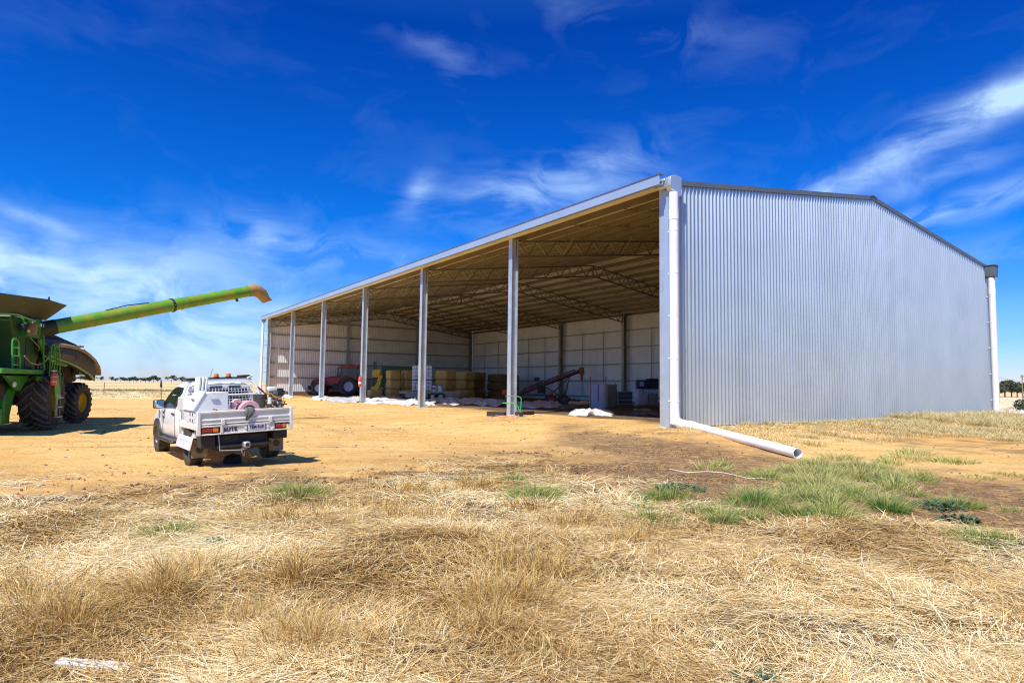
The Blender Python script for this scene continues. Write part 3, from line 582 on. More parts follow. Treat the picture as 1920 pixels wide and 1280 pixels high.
# right side: dead branches, rubble, tall post and sagging cable
rb = thing('dead_branch', 'bleached dead branches lying crossed in the dry field', 'dead branches', tuple(at(1903, 742, 60)))
b_ = Vector(rb.location); b_.z = gzf(b_.x, b_.y); rb.location = b_
for nm, p, q_ in (('limb', (-2.6, 0, .25), (1.6, .4, .1)), ('limb', (-.8, 0, 1.0), (1.2, .5, .12)), ('limb', (.2, -.3, .8), (1.0, .6, .15)), ('limb', (-2.2, -.8, .1), (.4, -.4, .35))):
    MB().tube([p, tuple((Vector(p)+Vector(q_))/2+Vector((0, 0, .1))), q_], [.05, .07, .04], 6).build(nm, M['tarp'], rb)
q = at(1908, 757, 48); rk = MB()
for i in range(5):
    x = rng.normal(0, .4); s = .16+.14*rng.random(); rk.at((x, rng.normal(0, .2), s*.4), (rng.random(), rng.random(), rng.random())).box(-s, s, -s*.8, s*.8, -s*.6, s*.6)
o = rk.build('rubble_heap', mat('rubble', (.5, .48, .5), .9, 0, .2, 3), bevel=.04); o.location = (q.x, q.y, gzf(q.x, q.y)); col(o, 'small heap of pale grey rubble right of the shed', 'rubble')
q = at(1918, 745, 55); pb = thing('steel_mast', 'tall thin dark mast at the right frame edge', 'mast', (q.x, q.y, gzf(q.x, q.y)))
MB().cyl((0, 0, 0), (0, 0, 3.1), .05, .04, 8).build('shaft', M['post'], pb); MB().box(-.12, .12, -.12, .12, 0, .12).build('foot', M['post'], pb, bevel=.01); MB().box(-.14, .14, -.06, .06, 2.9, 2.98).build('crossarm', M['post'], pb, bevel=.01)
p0 = at(1866, 706.5, 42); p1 = at(2010, 716, 62); MBt = MB().tube([tuple(p0.lerp(p1, i/12)-Vector((0, 0, .25*math.sin(math.pi*i/12)))) for i in range(13)], .03, 6).build('white_cable', M['pvc']); col(MBt, 'white cable strung from the shed towards the right mast', 'cable')
for i, (px, py, s) in enumerate(((1917, 760, .7), (1924, 752, 1.1))):
    q = at(px, py, 50+i*3); o = bpy.data.objects.new('scrub_bush', CR[i]); C.objects.link(o); o.location = (q.x, q.y, gzf(q.x, q.y)-.3*s); o.scale = (s, s, s); col(o, ('low' if i == 0 else 'taller')+' dark scrub bush at the right frame edge', 'bush')
for i in range(420):
    uu = 29+rng.random()*40; kk_ = 8+rng.random()*45; p = W(kk_, uu); v, f_, h = tuft((p.x, p.y, None), .9, .25, 30, .06); push(v, f_, h, np.clip(rng.normal(.5, .3, 30), 0, 1))
col(flush('paddock_dry_grass', dryg_m), 'dry tan grass in the paddock right of the shed', 'dry grass', kind='stuff')
# ================================================================ SHED  (local x = across the span, y = along the building)
LEN = 6*BAY; MID = 13.3; UE = 25.8; RE = 26.35
def rz(u): return 8.50+.135*u if u < MID else 8.50+.135*MID-.149*(u-MID)
shed = thing('storage_shed', 'huge open fronted steel shed with corrugated gable wall and gable roof', 'shed', tuple(O), RZ)
def ribbed(u0, u1, pitch, top, face, bot=.04, h=.06, out=1):
    # vertical ribbed sheet in the plane y = face, ribs towards out
    pr = []; u = u0
    while u < u1-.01:
        pr += [(u, 0), (u+pitch*.60, 0), (u+pitch*.78, h), (u+pitch*.88, h)]; u += pitch
    pr.append((u, 0)); return pr
# near gable
g = MB(); pr = ribbed(.20, 25.55, .2, rz, 0)
vs_ = []; fs = []
for i, (u, d) in enumerate(pr):
    vs_ += [(u, -.30-d, .03), (u, -.30-d, rz(u)-.05)]
    if i: fs.append((2*i-2, 2*i, 2*i+1, 2*i-1))
g.add(vs_, fs)
gw = g.build('wall', M['zinc'], shed, ang=12, label='sunlit corrugated near gable wall')
# lap joints: every 5th rib a slightly proud seam, rows of screws
sc_ = MB()
for zz in (.5, 2.06, 3.66, 5.26, 6.86):
    for u in np.arange(.20+.166, 25.4, .4): sc_.box(u-.012, u+.012, -.364, -.352, zz-.012, zz+.012)
sc_.build('screw_rows', M['galv'], gw)
MB().box(-.30, .22, -.345, -.30, .02, rz(.2)-.02).box(-.30, -.26, -.30, -.13, .02, 8.3).build('corner_flashing', M['flash'], shed)
MB().box(25.55, 25.80, -.345, -.30, .02, rz(25.8)-.02).build('corner_flashing', M['flash'], shed)
# far gable
g = MB(); pr = ribbed(0, 26.0, .2, rz, 0, h=.022); vs_ = []; fs = []
for i, (u, d) in enumerate(pr):
    vs_ += [(u, LEN+.30-d, .03), (u, LEN+.30-d, rz(u)-.05)]
    if i: fs.append((2*i-2, 2*i, 2*i+1, 2*i-1))
g.add(vs_, fs); fw_ = g.build('wall', M['zin2'], shed, ang=12, label='far gable wall seen from inside')
for i in range(6):
    z = .42+1.58*i; u1 = 25.8
    MB().box(.1, u1, LEN+.10, LEN+.27, z, z+.012).box(.1, u1, LEN+.088, LEN+.10, z-.12, z+.012).build('girt', M['dgal'], fw_)
# back wall
pr = ribbed(-.3, LEN+.3, .2, rz, 0, h=.022); vs_ = []; fs = []
for i, (k, d) in enumerate(pr):
    vs_ += [(26.05-d, k, .03), (26.05-d, k, rz(26.05)-.05)]
    if i: fs.append((2*i-2, 2*i, 2*i+1, 2*i-1))
bw = MB().add(vs_, fs).build('wall', M['zin2'], shed, ang=12, label='back wall seen from inside')
for i in range(5):
    z = .42+1.58*i; MB().box(25.80, 25.99, .2, LEN-.2, z, z+.012).box(25.79, 25.802, .2, LEN-.2, z-.09, z+.012).build('girt', M['dgal'], bw)
for b in range(6):
    for f in (1/3, 2/3): k = BAY*(b+f); MB().box(25.82, 25.86, k-.035, k+.035, .42, 6.9).build('girt_bridging', M['dgal'], bw)
# roof: two slopes of ribbed sheet, thin fascia edge
for side in (0, 1):
    v = []; f = []; y = -.365; n = 0
    U0_, U1_ = (-.62, MID) if side == 0 else (MID, RE)
    while y < LEN+.45:
        for yy, h in ((y, 0), (y+.13, 0), (y+.15, .03), (y+.18, .03)):
            for u in (U0_, U1_):
                v.append((u, yy, rz(u)+h+(.0 if side == 0 else .0)))
        y += .2
    n = len(v)//2
    f = [(2*i, 2*i+1, 2*i+3, 2*i+2) for i in range(n-1)]
    MB().add(v, f).build('roof_sheet', M['under'], shed, ang=12)
MB().prism([(MID-.3, rz(MID-.3)+.035), (MID, rz(MID)+.07), (MID+.3, rz(MID-.3)+.035), (MID+.3, rz(MID-.3)+.045), (MID, rz(MID)+.08), (MID-.3, rz(MID-.3)+.045)], -.43, LEN+.44, 'y').build('ridge_cap', M['zinc'], shed)
# front gutter / fascia in joined lengths
gt = MB()
L0 = -.40; seg = (LEN+1.2)/8
for i in range(8):
    a = L0+seg*i; gt.box(-.80, -.788, a, a+seg-.01, 8.27, 8.60).box(-.788, -.62, a, a+seg-.01, 8.27, 8.282).box(-.632, -.62, a, a+seg-.01, 8.282, 8.42)
    gt.box(-.806, -.786, a+seg-.06, a+seg, 8.265, 8.605)
gt.build('front_gutter', M['flash'], shed)
MB().box(-.83, -.60, -.42, LEN+.8, 8.604, 8.622).build('gutter_cap', M['barge'], shed)
MB().box(RE-.05, RE+.1, -.4, LEN+.4, rz(RE)-.32, rz(RE)-.02).build('back_gutter', M['flash'], shed)
MB().prism([(-.62, 8.30), (-.05, 8.36), (-.05, 8.40), (-.62, 8.38)], .16, LEN+.2, 'y').build('eave_soffit', M['under'], shed)
# barge flashing over both gables
for y0, y1 in ((-.388, -.361), (LEN+.31, LEN+.43)):
    b = MB(); poly = [(-.1, rz(-.1)-.12), (MID, rz(MID)-.13), (UE+.1, rz(UE+.1)-.12), (UE+.1, rz(UE+.1)+.05), (MID, rz(MID)+.05), (-.1, rz(-.1)+.05)]
    b.prism(poly, y0, y1, 'y').build('barge_flashing', M['barge'], shed, label='dark barge flashing on the gable edge')
# boxed gutter ends with rain heads
b = MB(); b.prism([(-.50, 8.24), (-.50, 8.54), (-.30, 8.63), (.05, 8.61), (.05, 7.94), (-.12, 7.91)], -.62, -.347, 'y'); b.prism([(-.50, 8.24), (-.50, 8.54), (-.42, 8.57), (-.42, 8.2)], -.349, .02, 'y')
b.build('rain_head', M['flash'], shed, bevel=.006)
def downpipe(u, k, ztop, r, bends, name='downpipe'):
    d = MB().cyl((u, k, .15), (u, k, ztop), r, n=28).build(name, M['pvc'], shed)
    for z in np.arange(.9, ztop, 1.45): MB().cyl((u, k, z-.02), (u, k, z+.02), r+.008, n=28).box(u-.03, u+.03, k, k+r+.10, z-.02, z+.02).build('pipe_clip', M['pvc'], d)
    MB().cyl((u, k, ztop-.95), (u, k, ztop-.6), r+.012, n=28).build('collar', M['pvc'], d); return d
d1 = downpipe(-.28, -.56, 8.02, .155, None)
d2 = downpipe(25.52, -.62, 7.75, .165, None)
b = MB(); b.prism([(25.28, 8.42), (25.86, 8.42), (25.80, 7.9), (25.7, 7.76), (25.36, 7.76), (25.32, 7.9)], -.85, -.38, 'y').box(25.24, 25.90, -.89, -.38, 8.42, 8.47); b.build('rain_head', M['barge'], shed, bevel=.01)
d3 = downpipe(-.55, LEN+.65, 8.2, .13, None); MB().prism([(-.85, 8.5), (-.2, 8.5), (-.35, 8.0), (-.7, 8.0)], LEN+.45, LEN+.85, 'y').build('rain_head', M['flash'], shed)
for z in np.arange(1, 8, 1.5): MB().box(-.5, -.1, LEN+.5, LEN+.6, z, z+.05).build('pipe_bracket', M['galv'], d3)
# drain pipe laid on the ground from the near downpipe
inv = Matrix.Rotation(-RZ, 4, 'Z') @ Matrix.Translation(-O)
e = gp(1496, 848, -.12); g2 = inv @ Vector((e.x, e.y, gzf(e.x, e.y)+.12)); s0 = None
pp = [Vector((-.28, -.56, .6)), Vector((-.28, -.56, .38)), Vector((-.26, -.60, .24)), Vector((-.20, -.80, .15)), Vector((-.10, -1.1, .12))]
MB().tube(pp, [.16, .165, .17, .155, .145], 28).build('pipe_bend', M['pvc'], d1)
gd_ = MB(); a = pp[-1]; bb = g2; v = bb-a; gd_.cyl(a, bb, .135, .12, n=32, r_in=.108); gd_.cyl(a-v.normalized()*.02, a+v.normalized()*.25, .152, n=32)
gd_.build('drain_pipe', M['pvc'], d1)
a2 = inv @ at(1872, 779.5, 36.0); b2 = inv @ at(1990, 781, 35.6); a2.z = .16; b2.z = .10
MB().cyl(a2, b2, .13, n=24).build('drain_pipe', M['pvc'], d2)
MB().tube([(25.52, -.62, .5), (25.52, -.62, .3), (25.62, -.65, .16), a2+(b2-a2).normalized()*.2], .165, 24).build('pipe_bend', M['pvc'], d2)

# columns (I-section), front and back
def ibeam(m_, x, y, z0, z1, d, w_, t=.022, axis='x'):
    if axis == 'x':   # depth along x (flanges face the yard)
        m_.box(x-d/2, x-d/2+t, y-w_/2, y+w_/2, z0, z1).box(x+d/2-t, x+d/2, y-w_/2, y+w_/2, z0, z1).box(x-d/2+t, x+d/2-t, y-t/2, y+t/2, z0, z1)
    return m_
for i in range(7):
    k = BAY*i+(.03 if i == 0 else (-.03 if i == 6 else 0))
    c = ibeam(MB(), -.02, k, .012, 8.32, .36, .30).build('column', M['galv'], shed)
    MB().box(-.32, .28, k-.26, k+.26, -.2, .012).build('base_plate', mat('concrete%d' % i, (.50, .48, .44), .9, 0, .15, 6) if i == 0 else bpy.data.materials['concrete0'], c, bevel=.01)
    bp_ = MB()
    for sx in (-.13, .1):
        for sy in (-.11, .11): bp_.cyl((sx, k+sy, .012), (sx, k+sy, .07), .015, n=6)
    bp_.build('anchor_bolts', M['dgal'], c)
    c = ibeam(MB(), 25.55, k, .012, 8.28, .40, .30).build('column', M['dgal'], shed)
for u in (8.9, 17.8):
    MB().box(u-.13, u+.13, LEN-.16, LEN-.14, .01, rz(u)-.6).box(u-.13, u+.13, LEN+.0, LEN+.02, .01, rz(u)-.6).box(u-.012, u+.012, LEN-.14, LEN+.0, .01, rz(u)-.6).build('column', M['galv'], shed)
# trusses
def truss(k):
    t = MB(); ut = lambda u: rz(u)-.27; ub = lambda u: rz(u)-1.02
    pts = [.16, MID, 25.35]
    for a, b in ((.16, MID), (MID, 25.35)):
        for fn_ in (ut, ub): t.bar((a, k-.045, fn_(a)), (b, k-.045, fn_(b)), .012, .09).bar((a, k, fn_(a)+(.04 if fn_ is ut else -.04)), (b, k, fn_(b)+(.04 if fn_ is ut else -.04)), .10, .012)
        n = 11; s = (b-a)/n
        for j in range(n):
            u0, um, u1 = a+s*j, a+s*(j+.5), a+s*(j+1)
            t.bar((u0, k-.02, ut(u0)), (um, k-.02, ub(um)), .055, .055).bar((um, k+.02, ub(um)), (u1, k+.02, ut(u1)), .05, .05)
    for u in (.16, MID, 25.35): t.bar((u, k, ub(u)-.04), (u, k, ut(u)+.04), .10, .08)
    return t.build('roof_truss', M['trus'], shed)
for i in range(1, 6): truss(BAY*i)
t0_ = truss(BAY*6-.1)
us = [.35+1.31*i for i in range(10)]; us = us+[2*MID-u-.25 for u in us]
for u in us:
    z = rz(u)-.012; s = 1 if u < MID else -1
    p = MB().box(u-.012, u+.012, -.28, LEN+.28, z-.25, z-.012*1).box(u, u+.07*s, -.28, LEN+.28, z-.262, z-.25) if s > 0 else MB().box(u-.012, u+.012, -.28, LEN+.28, z-.25, z-.012).box(u-.07, u, -.28, LEN+.28, z-.262, z-.25)
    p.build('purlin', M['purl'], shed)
for b in range(6):
    for f in ((.5,) if b else (.33, .66)):
        k = BAY*(b+f); br = MB()
        for a, c_ in zip(us[:9], us[1:10]): br.bar((a, k, rz(a)-.06), (c_, k, rz(c_)-.19), .03, .03).box(c_-.05, c_+.05, k-.07, k+.07, rz(c_)-.2, rz(c_)-.1)
        o2 = sorted(us[10:])
        for a, c_ in zip(o2, o2[1:]): br.bar((a, k, rz(a)-.19), (c_, k, rz(c_)-.06), .03, .03)
        br.bar((us[9], k, rz(us[9])-.15), (o2[0], k, rz(o2[0])-.15), .03, .03).build('purlin_bridging', M['purl'], shed)
for b in range(5):   # fly braces from bottom chord to purlin
    for j in (2, 5, 8):
        u = us[j]; k = BAY*(b+1)
        MB().bar((u, k, rz(u)-1.0), (u, k-.85, rz(u)-.2), .03, .03).bar((u, k, rz(u)-1.0), (u, k+.85, rz(u)-.2), .03, .03).build('fly_brace', M['dgal'], shed)
# kickboard at the foot of far wall, seen as a rusty strip
MB().box(.1, 25.7, LEN+.02, LEN+.06, 0.0, .36).build('kickboard', M['rust'], fw_)
# ================================================================ TYRES
def wheel(parent, x, y, z, r, w_, rim_r, side, lug='car', rimm=None, name='wheel', n=40, nl=None, tread=.02, steer=0, hubcol=None):
    # x axis = axle; side = +1 outer face towards +x
    e = thing(name, None, None); del_ = [e.pop(k) for k in ('label', 'category') if k in e.keys()]
    e.parent = parent; e.location = (x, y, z); e.rotation_euler = (0, 0, steer+(0 if side > 0 else math.pi))
    h = w_/2; t = MB()
    if lug == 'car': prof = [(-h*.80, rim_r), (-h*.98, rim_r+.03), (-h, (rim_r+r)/2), (-h*.93, r-.035), (-h*.74, r-.006), (-.03, r), (.03, r), (h*.74, r-.006), (h*.93, r-.035), (h, (rim_r+r)/2), (h*.98, rim_r+.03), (h*.80, rim_r)]
    else: prof = [(-h*.78, rim_r), (-h*.98, rim_r+.06), (-h*1.02, (rim_r+r)/2+.02), (-h*.94, r-tread-.07), (-h*.75, r-tread-.015), (0, r-tread), (h*.75, r-tread-.015), (h*.94, r-tread-.07), (h*1.02, (rim_r+r)/2+.02), (h*.98, rim_r+.06), (h*.78, rim_r)]
    t.lathe(prof, n)
    if lug == 'car':
        nn = 44
        for i in range(nn):
            a = 2*math.pi*i/nn
            for s in (-1, 1): t.at((0, 0, 0), (a+s*.03, 0, 0)).box(s*h*.30-h*.2, s*h*.30+h*.2, -.016, .016, r-.006, r+.004).at((0, 0, 0), (a, 0, 0)).box(s*h*.78-h*.14, s*h*.78+h*.16, -.014, .014, r-.03, r-.002)
    else:
        t.build('tyre', M['rubber'], e, ang=30); t = MB(); nn = nl or 20
        for i in range(nn):
            for s in (-1, 1):
                a0 = 2*math.pi*(i+(.5 if s > 0 else 0))/nn; v = []; m = 5
                for j in range(m):
                    f = j/(m-1); xx = s*(-.04*h+f*1.0*h); a = a0+f*1.35*2*math.pi/nn; rr = r-.012*f-(.05 if j == m-1 else 0); rb = r-tread-.03-(.03 if j == m-1 else 0); tw = .040/r*(1+.35*f)
                    for aa, q in ((a-tw, rb), (a+tw, rb), (a+tw*.75, rr), (a-tw*.75, rr)): v.append((xx, -q*math.sin(aa), q*math.cos(aa)))
                t.at().add(v, [(4*j+k, 4*j+(k+1) % 4, 4*j+4+(k+1) % 4, 4*j+4+k) for j in range(m-1) for k in range(4)]+[(0, 1, 2, 3), (4*m-1, 4*m-2, 4*m-3, 4*m-4)])
    if lug == 'car': t.build('tyre', M['rubber'], e, ang=30)
    if lug != 'car': t.at().build('tread_lugs', M['lug'], e, ang=30)['kind'] = 'stuff'
    q = MB(); q.lathe([(-h*.78, rim_r+.005), (-h*.6, rim_r*.93), (h*.5, rim_r*.93), (h*.74, rim_r*1.0), (h*.80, rim_r+.005)], n)
    if lug == 'car':
        q.lathe([(h*.15, 0.001), (h*.15, rim_r*.95)], n); q.cyl((h*.1, 0, 0), (h*.62, 0, 0), .07, .055, 16)
        for i in range(6):
            a = 2*math.pi*i/6; q.at((0, 0, 0), (a, 0, 0)).add([(h*.30, -.05, .05), (h*.30, .05, .05), (h*.45, .035, rim_r*.96), (h*.45, -.035, rim_r*.96), (h*.66, -.03, .05), (h*.66, .03, .05), (h*.72, .02, rim_r*.94), (h*.72, -.02, rim_r*.94)], [(0, 1, 2, 3), (7, 6, 5, 4), (0, 4, 5, 1), (1, 5, 6, 2), (2, 6, 7, 3), (3, 7, 4, 0)])
    else:
        q.lathe([(h*.05, 0.001), (h*.05, rim_r*.45), (h*.30, rim_r*.62), (h*.30, rim_r*.93)], n).cyl((0, 0, 0), (h*.42, 0, 0), rim_r*.22, rim_r*.2, 16)
        for i in range(10): a = 2*math.pi*i/10; q.cyl((h*.05, math.sin(a)*rim_r*.36, math.cos(a)*rim_r*.36), (h*.16, math.sin(a)*rim_r*.36, math.cos(a)*rim_r*.36), .02, n=6)
    q.at().build('rim', rimm or M['rim'], e, ang=30)
    return e

# ================================================================ UTE   local: x right, y forward, z up, origin under the rear axle
ULOC = Vector((-5.58, 13.02, 0)); ULOC.z = gzf(ULOC.x, ULOC.y)+.045; URZ = math.atan2(.618, .786)
ute = thing('ute', 'dusty white farm ute with steel tray, open drawer and twin amber beacons', 'ute', tuple(ULOC), URZ)
# cab: cross sections from the back panel to the nose; (x,z) half outlines
def sect(y, sill, hw, belt, hwb, roof, hwr, top_in=.0):
    p = [(hw-.06, sill), (hw, sill+.08), (hw+.012, (sill+belt)/2), (hwb, belt-.03), (hwb-.02, belt)]
    p += [((hwb-.02+hwr)/2+.02, (belt+roof)/2-.0), (hwr, roof-.09), (hwr-.05, roof-.035), (hwr-.18, roof-.005), (0, roof)]
    L_ = [(x, y, z) for x, z in p]; return L_+[(-x, y, z) for x, z in reversed(p[:-1])]
rings = [sect(.98, .46, .84, 1.12, .83, 1.64, .60), sect(1.02, .44, .86, 1.13, .855, 1.67, .63), sect(1.5, .42, .875, 1.13, .87, 1.70, .66), sect(2.0, .42, .88, 1.12, .87, 1.70, .67), sect(2.35, .42, .88, 1.11, .87, 1.655, .65),
         sect(2.72, .42, .88, 1.09, .865, 1.45, .68), sect(3.05, .44, .88, 1.06, .86, 1.17, .70), sect(3.25, .52, .89, 1.04, .85, 1.12, .70), sect(3.7, .50, .89, 1.0, .83, 1.08, .68), sect(4.0, .44, .86, .96, .78, 1.03, .62), sect(4.14, .46, .76, .88, .70, .93, .5)]
body = MB().loft(rings).build('cab_body', M['white'], ute, ang=40)
# front wheel arches: dark openings and flares
for s in (-1, 1):
    a = MB(); n = 14; v = []
    for i in range(n+1):
        t = math.pi*i/n; v += [(s*.86, 3.22+math.cos(t)*.47, .42+math.sin(t)*.45-.03), (s*.86, 3.22+math.cos(t)*.41, .42+math.sin(t)*.39-.03), (s*.925, 3.22+math.cos(t)*.41, .42+math.sin(t)*.39-.03), (s*.925, 3.22+math.cos(t)*.455, .42+math.sin(t)*.435-.03)]
    a.add(v, [(4*i+k, 4*i+(k+1) % 4, 4*i+4+(k+1) % 4, 4*i+4+k) for i in range(n) for k in range(4)]).build('wheel_arch', M['black'], ute)
    w_ = MB(); m = 16; w_.add([(s*.902, 3.22+math.cos(math.pi*i/m)*.42, .40+math.sin(math.pi*i/m)*.40) for i in range(m+1)]+[(s*.902, 3.22+.42, .35), (s*.902, 3.22-.42, .35)][::1], [tuple(range(m+1))+(m+2, m+1)]).build('wheel_well', M['under_b'], ute)
    # side glass: front door window + narrow rear one, 3 mm proud of the slanted side
    def sg(pts): return [(s*(x), y, z) for x, y, z in pts]
    XW = lambda z: (.868+(.665-.868)*(z-1.13)/(1.61-1.13))+.022
    g_ = [(1.28, 1.17), (2.66, 1.15), (2.40, 1.40), (2.12, 1.555), (1.85, 1.59), (1.22, 1.575)]
    MB().loft([[(s*(XW(z)), y, z) for y, z in g_], [(s*(XW(z)+.006), y, z) for y, z in g_]]).build('side_window', M['glass'], ute, ang=20)
    fr = g_+[g_[0]]; MB().tube([(s*(XW(z)+.004), y, z) for y, z in fr], .012, 6).build('window_seal', M['black'], ute)
    dr = MB().tube([(s*.885, 1.26, .50), (s*.893, 1.24, .80), (s*.882, 1.22, 1.12)], .006, 4).tube([(s*.885, 2.62, .50), (s*.893, 2.66, .85), (s*.880, 2.74, 1.08)], .006, 4).tube([(s*.885, 1.26, .50), (s*.885, 2.62, .50)], .006, 4).build('door_seam', M['black'], ute)
    MB().box(s*.888-.012, s*.888+.018, 1.36, 1.58, .98, 1.02).build('door_handle', M['black'], ute, bevel=.01)
    mr = MB().at((s*1.0, 2.42, 1.20), (0, 0, 0)).box(-.12, .12, -.05, .06, -.10, .10).build('side_mirror', M['black'], ute, bevel=.035, seg=3)
    MB().box(s*.86-.02, s*.86+.16*s if s > 0 else s*.86+.02, 2.40, 2.46, 1.12, 1.16).build('mirror_arm', M['black'], mr) if s > 0 else MB().box(-1.0, -.84, 2.40, 2.46, 1.12, 1.16).build('mirror_arm', M['black'], mr)
    MB().box(s*1.0-.10, s*1.0+.10, 2.362, 2.369, 1.12, 1.285).build('mirror_glass', M['chrome'], mr, bevel=.003)
    # side step
    st_ = MB().box(s*.93-.09, s*.93+.09, .95, 2.70, .38, .44).build('side_step', M['black'], ute, bevel=.02)
    for i in range(7): MB().box(s*.93-.06, s*.93+.06, 1.05+.24*i, 1.17+.24*i, .441, .447).build('tread_pad', M['steel'], st_)
    MB().box(s*.6-.12, s*.6+.12, 4.06, 4.18, .72, .86).build('headlight', M['jug'], ute, bevel=.02)
MB().box(-.42, .42, 4.10, 4.17, .62, .84).build('grille', M['black'], ute, bevel=.02)
# rust marks / bullet like stickers along the door
mk = MB()
for y, z in ((2.62, 1.02), (2.50, .99), (2.42, 1.01), (2.60, .90), (2.47, .88), (2.36, .89)): mk.at((-.897, y, z), (.5, 0, 0)).box(-.004, .004, -.012, .014, -.028, .028)
mk.build('door_marks', M['rim'], ute)
MB().prism([(2.95, 1.03), (3.02, 1.05), (3.04, .86), (2.99, .84)], -.905, -.893).build('fender_vent', M['black'], ute)
# rear window and headboard with mesh guard
MB().prism([(-.68, 1.17), (.68, 1.17), (.58, 1.57), (-.58, 1.57)], .966, .975, 'y').build('rear_window', M['glass'], ute)
hb = MB(); HY = .80
hb.tube([(-.86, HY-.02, .90), (-.84, HY, 1.30), (-.72, HY+.06, 1.62), (-.60, HY+.10, 1.74), (-.50, HY+.1, 1.765), (.50, HY+.1, 1.765), (.62, HY+.10, 1.74), (.74, HY+.06, 1.62), (.86, HY, 1.30), (.88, HY-.02, .90)], .030, 10)
hb.tube([(-.80, HY+.02, 1.40), (.80, HY+.02, 1.40)], .018, 8)
hbo = hb.build('headboard_frame', M['white'], ute)
MB().box(-.66, .68, HY+.07, HY+.10, 1.55, 1.62).build('headboard_panel', M['cream'], ute, bevel=.01)
for x in (-.12, .28): MB().box(x-.13, x+.13, HY+.055, HY+.068, 1.55, 1.61).build('reflector_strip', M['rim'], ute)
gm = MB(); nx = 21
for i in range(nx):
    x = -.70+1.42*i/(nx-1); gm.bar((x*1.06, HY+.02, 1.15), (x*.96, HY+.06, 1.56), .010, .010)
for j in range(7): z = 1.18+.058*j; gm.bar((-.75, HY+.03, z), (.77, HY+.03, z), .010, .010)
gm.build('mesh_guard', M['white'], ute)
MB().box(-.80, .52, HY+.06, HY+.16, 1.765, 1.80).box(-.80, -.55, HY+.04, HY+.18, 1.73, 1.765).box(.36, .66, HY+.05, HY+.17, 1.77, 1.84).build('light_bar', M['black'], ute, bevel=.012)
for x in (-.10, .16): b = MB().cyl((x, HY+.11, 1.795), (x, HY+.11, 1.81), .065, n=20).build('beacon', M['black'], ute); MB().lathe([(1.81, .052), (1.84, .053), (1.875, .048), (1.885, .036), (1.89, .001)], 20, 'z').build('beacon_lens', M['amber'], b).location = (x, HY+.11, 0)
# upright rack of flat panels (loading ramps) behind the cab
rk_ = MB()
for i, x in enumerate((-.56, -.49, -.42)): rk_.at((x, .62, 1.52), (-.10, .16, .25)).box(-.022, .022, -.10, .10, -.30, .30)
rk_.build('ramp_panel', M['cream'], ute, bevel=.006)
MB().tube([(-.60, .5, 1.30), (-.52, .58, 1.79), (-.42, .60, 1.79), (-.30, .55, 1.34)], .018, 8).build('ramp_bracket', M['white'], ute); MB().tube([(.52, .72, 1.77), (.60, .6, 1.82), (.56, .68, 1.86)], .02, 6).build('beacon_bracket', M['white'], ute)
# small white locker behind the cab (left) with dark recess
MB().prism([(.30, 1.12), (.92, 1.12), (.80, 1.40), (.30, 1.40)], -.90, -.50).build('cab_locker', M['white'], ute, bevel=.012)
MB().box(-.52, -.46, .24, .50, 1.20, 1.34).build('locker_recess', M['under_b'], ute)
# aerial on the bonnet
MB().cyl((-.80, 3.32, 1.02), (-.80, 3.32, 1.66), .010, .008, 6).cyl((-.80, 3.32, 1.58), (-.80, 3.32, 1.76), .030, .012, 8).build('aerial', M['black'], ute)
MB().cyl((-.22, .95, 1.80), (-.16, .95, 2.0), .004, n=5).build('aerial', M['black'], ute)
# tray
TW = .895; TZ = .87; Y0 = -1.05; Y1 = .72
tr = MB().box(-TW+.02, TW-.02, Y0+.05, Y1, TZ, TZ+.03).build('tray_deck', M['cream'], ute)
fr = MB()
for x in (-.42, .42): fr.box(x-.05, x+.05, Y0+.1, 1.0, .66, TZ)
fr.box(-.9, .9, -.55, -.45, .78, TZ).box(-.9, .9, .35, .45, .78, TZ).build('chassis', M['under_b'], ute)
tg = MB().box(-TW+.03, TW-.03, Y0-.012, Y0+.014, TZ+.03, 1.125).build('tailgate', M['cream'], ute)
p_ = MB(); p_.box(-TW+.035, TW-.035, Y0-.040, Y0+.03, 1.105, 1.145).box(-TW+.03, TW-.03, Y0-.034, Y0-.013, .965, .985).box(-TW+.03, TW-.03, Y0-.034, Y0-.013, .885, .905); p_.build('gate_rail', M['cream'], tg, bevel=.006)
for x in (-.46, .46): MB().box(x-.035, x+.035, Y0-.06, Y0-.036, .865, .975).build('gate_latch', M['cream'], tg, bevel=.006)
for s in (-1, 1):
    MB().box(s*TW-.032, s*TW+.032, Y0-.045, Y0+.045, .68, 1.15).build('corner_post', M['cream'], ute, bevel=.01)
    if s > 0: MB().box(s*TW-.014, s*TW+.014, Y0+.05, Y1, TZ, 1.135).build('side_gate', M['cream'], ute, bevel=.004)
    MB().box(s*TW-.02, s*TW+.02, Y0+.05, Y1, TZ-.09, TZ).build('side_rail', M['cream'], ute)
MB().box(-TW, TW, Y0-.03, Y0+.02, .835, .866).box(-TW, TW, Y0-.03, Y0+.02, .68, .706).box(-.50, -.455, Y0-.036, Y0+.016, .707, .834).box(.50, .545, Y0-.036, Y0+.016, .707, .834).build('rear_frame', M['cream'], ute, bevel=.004)
MB().box(-.454, .499, Y0-.012, Y0+.004, .70, .840).build('rear_panel', M['cream'], ute)
for x0, x1 in ((-.86, -.52), (.56, .80)):
    tl = MB().box(x0, x1, Y0-.015, Y0+.02, .715, .828).build('tail_light', M['black'], ute)
    w3 = (x1-x0-.03)/3
    for i, m_ in enumerate((M['redl'], M['redl'], M['amber'])): MB().box(x0+.015+w3*i, x0+.01+w3*(i+1), Y0-.028, Y0-.014, .735, .808).build('lens', m_, tl, bevel=.004)
pl = MB().box(.02, .36, Y0-.030, Y0-.016, .715, .845).build('number_plate', M['plate'], ute, bevel=.003)
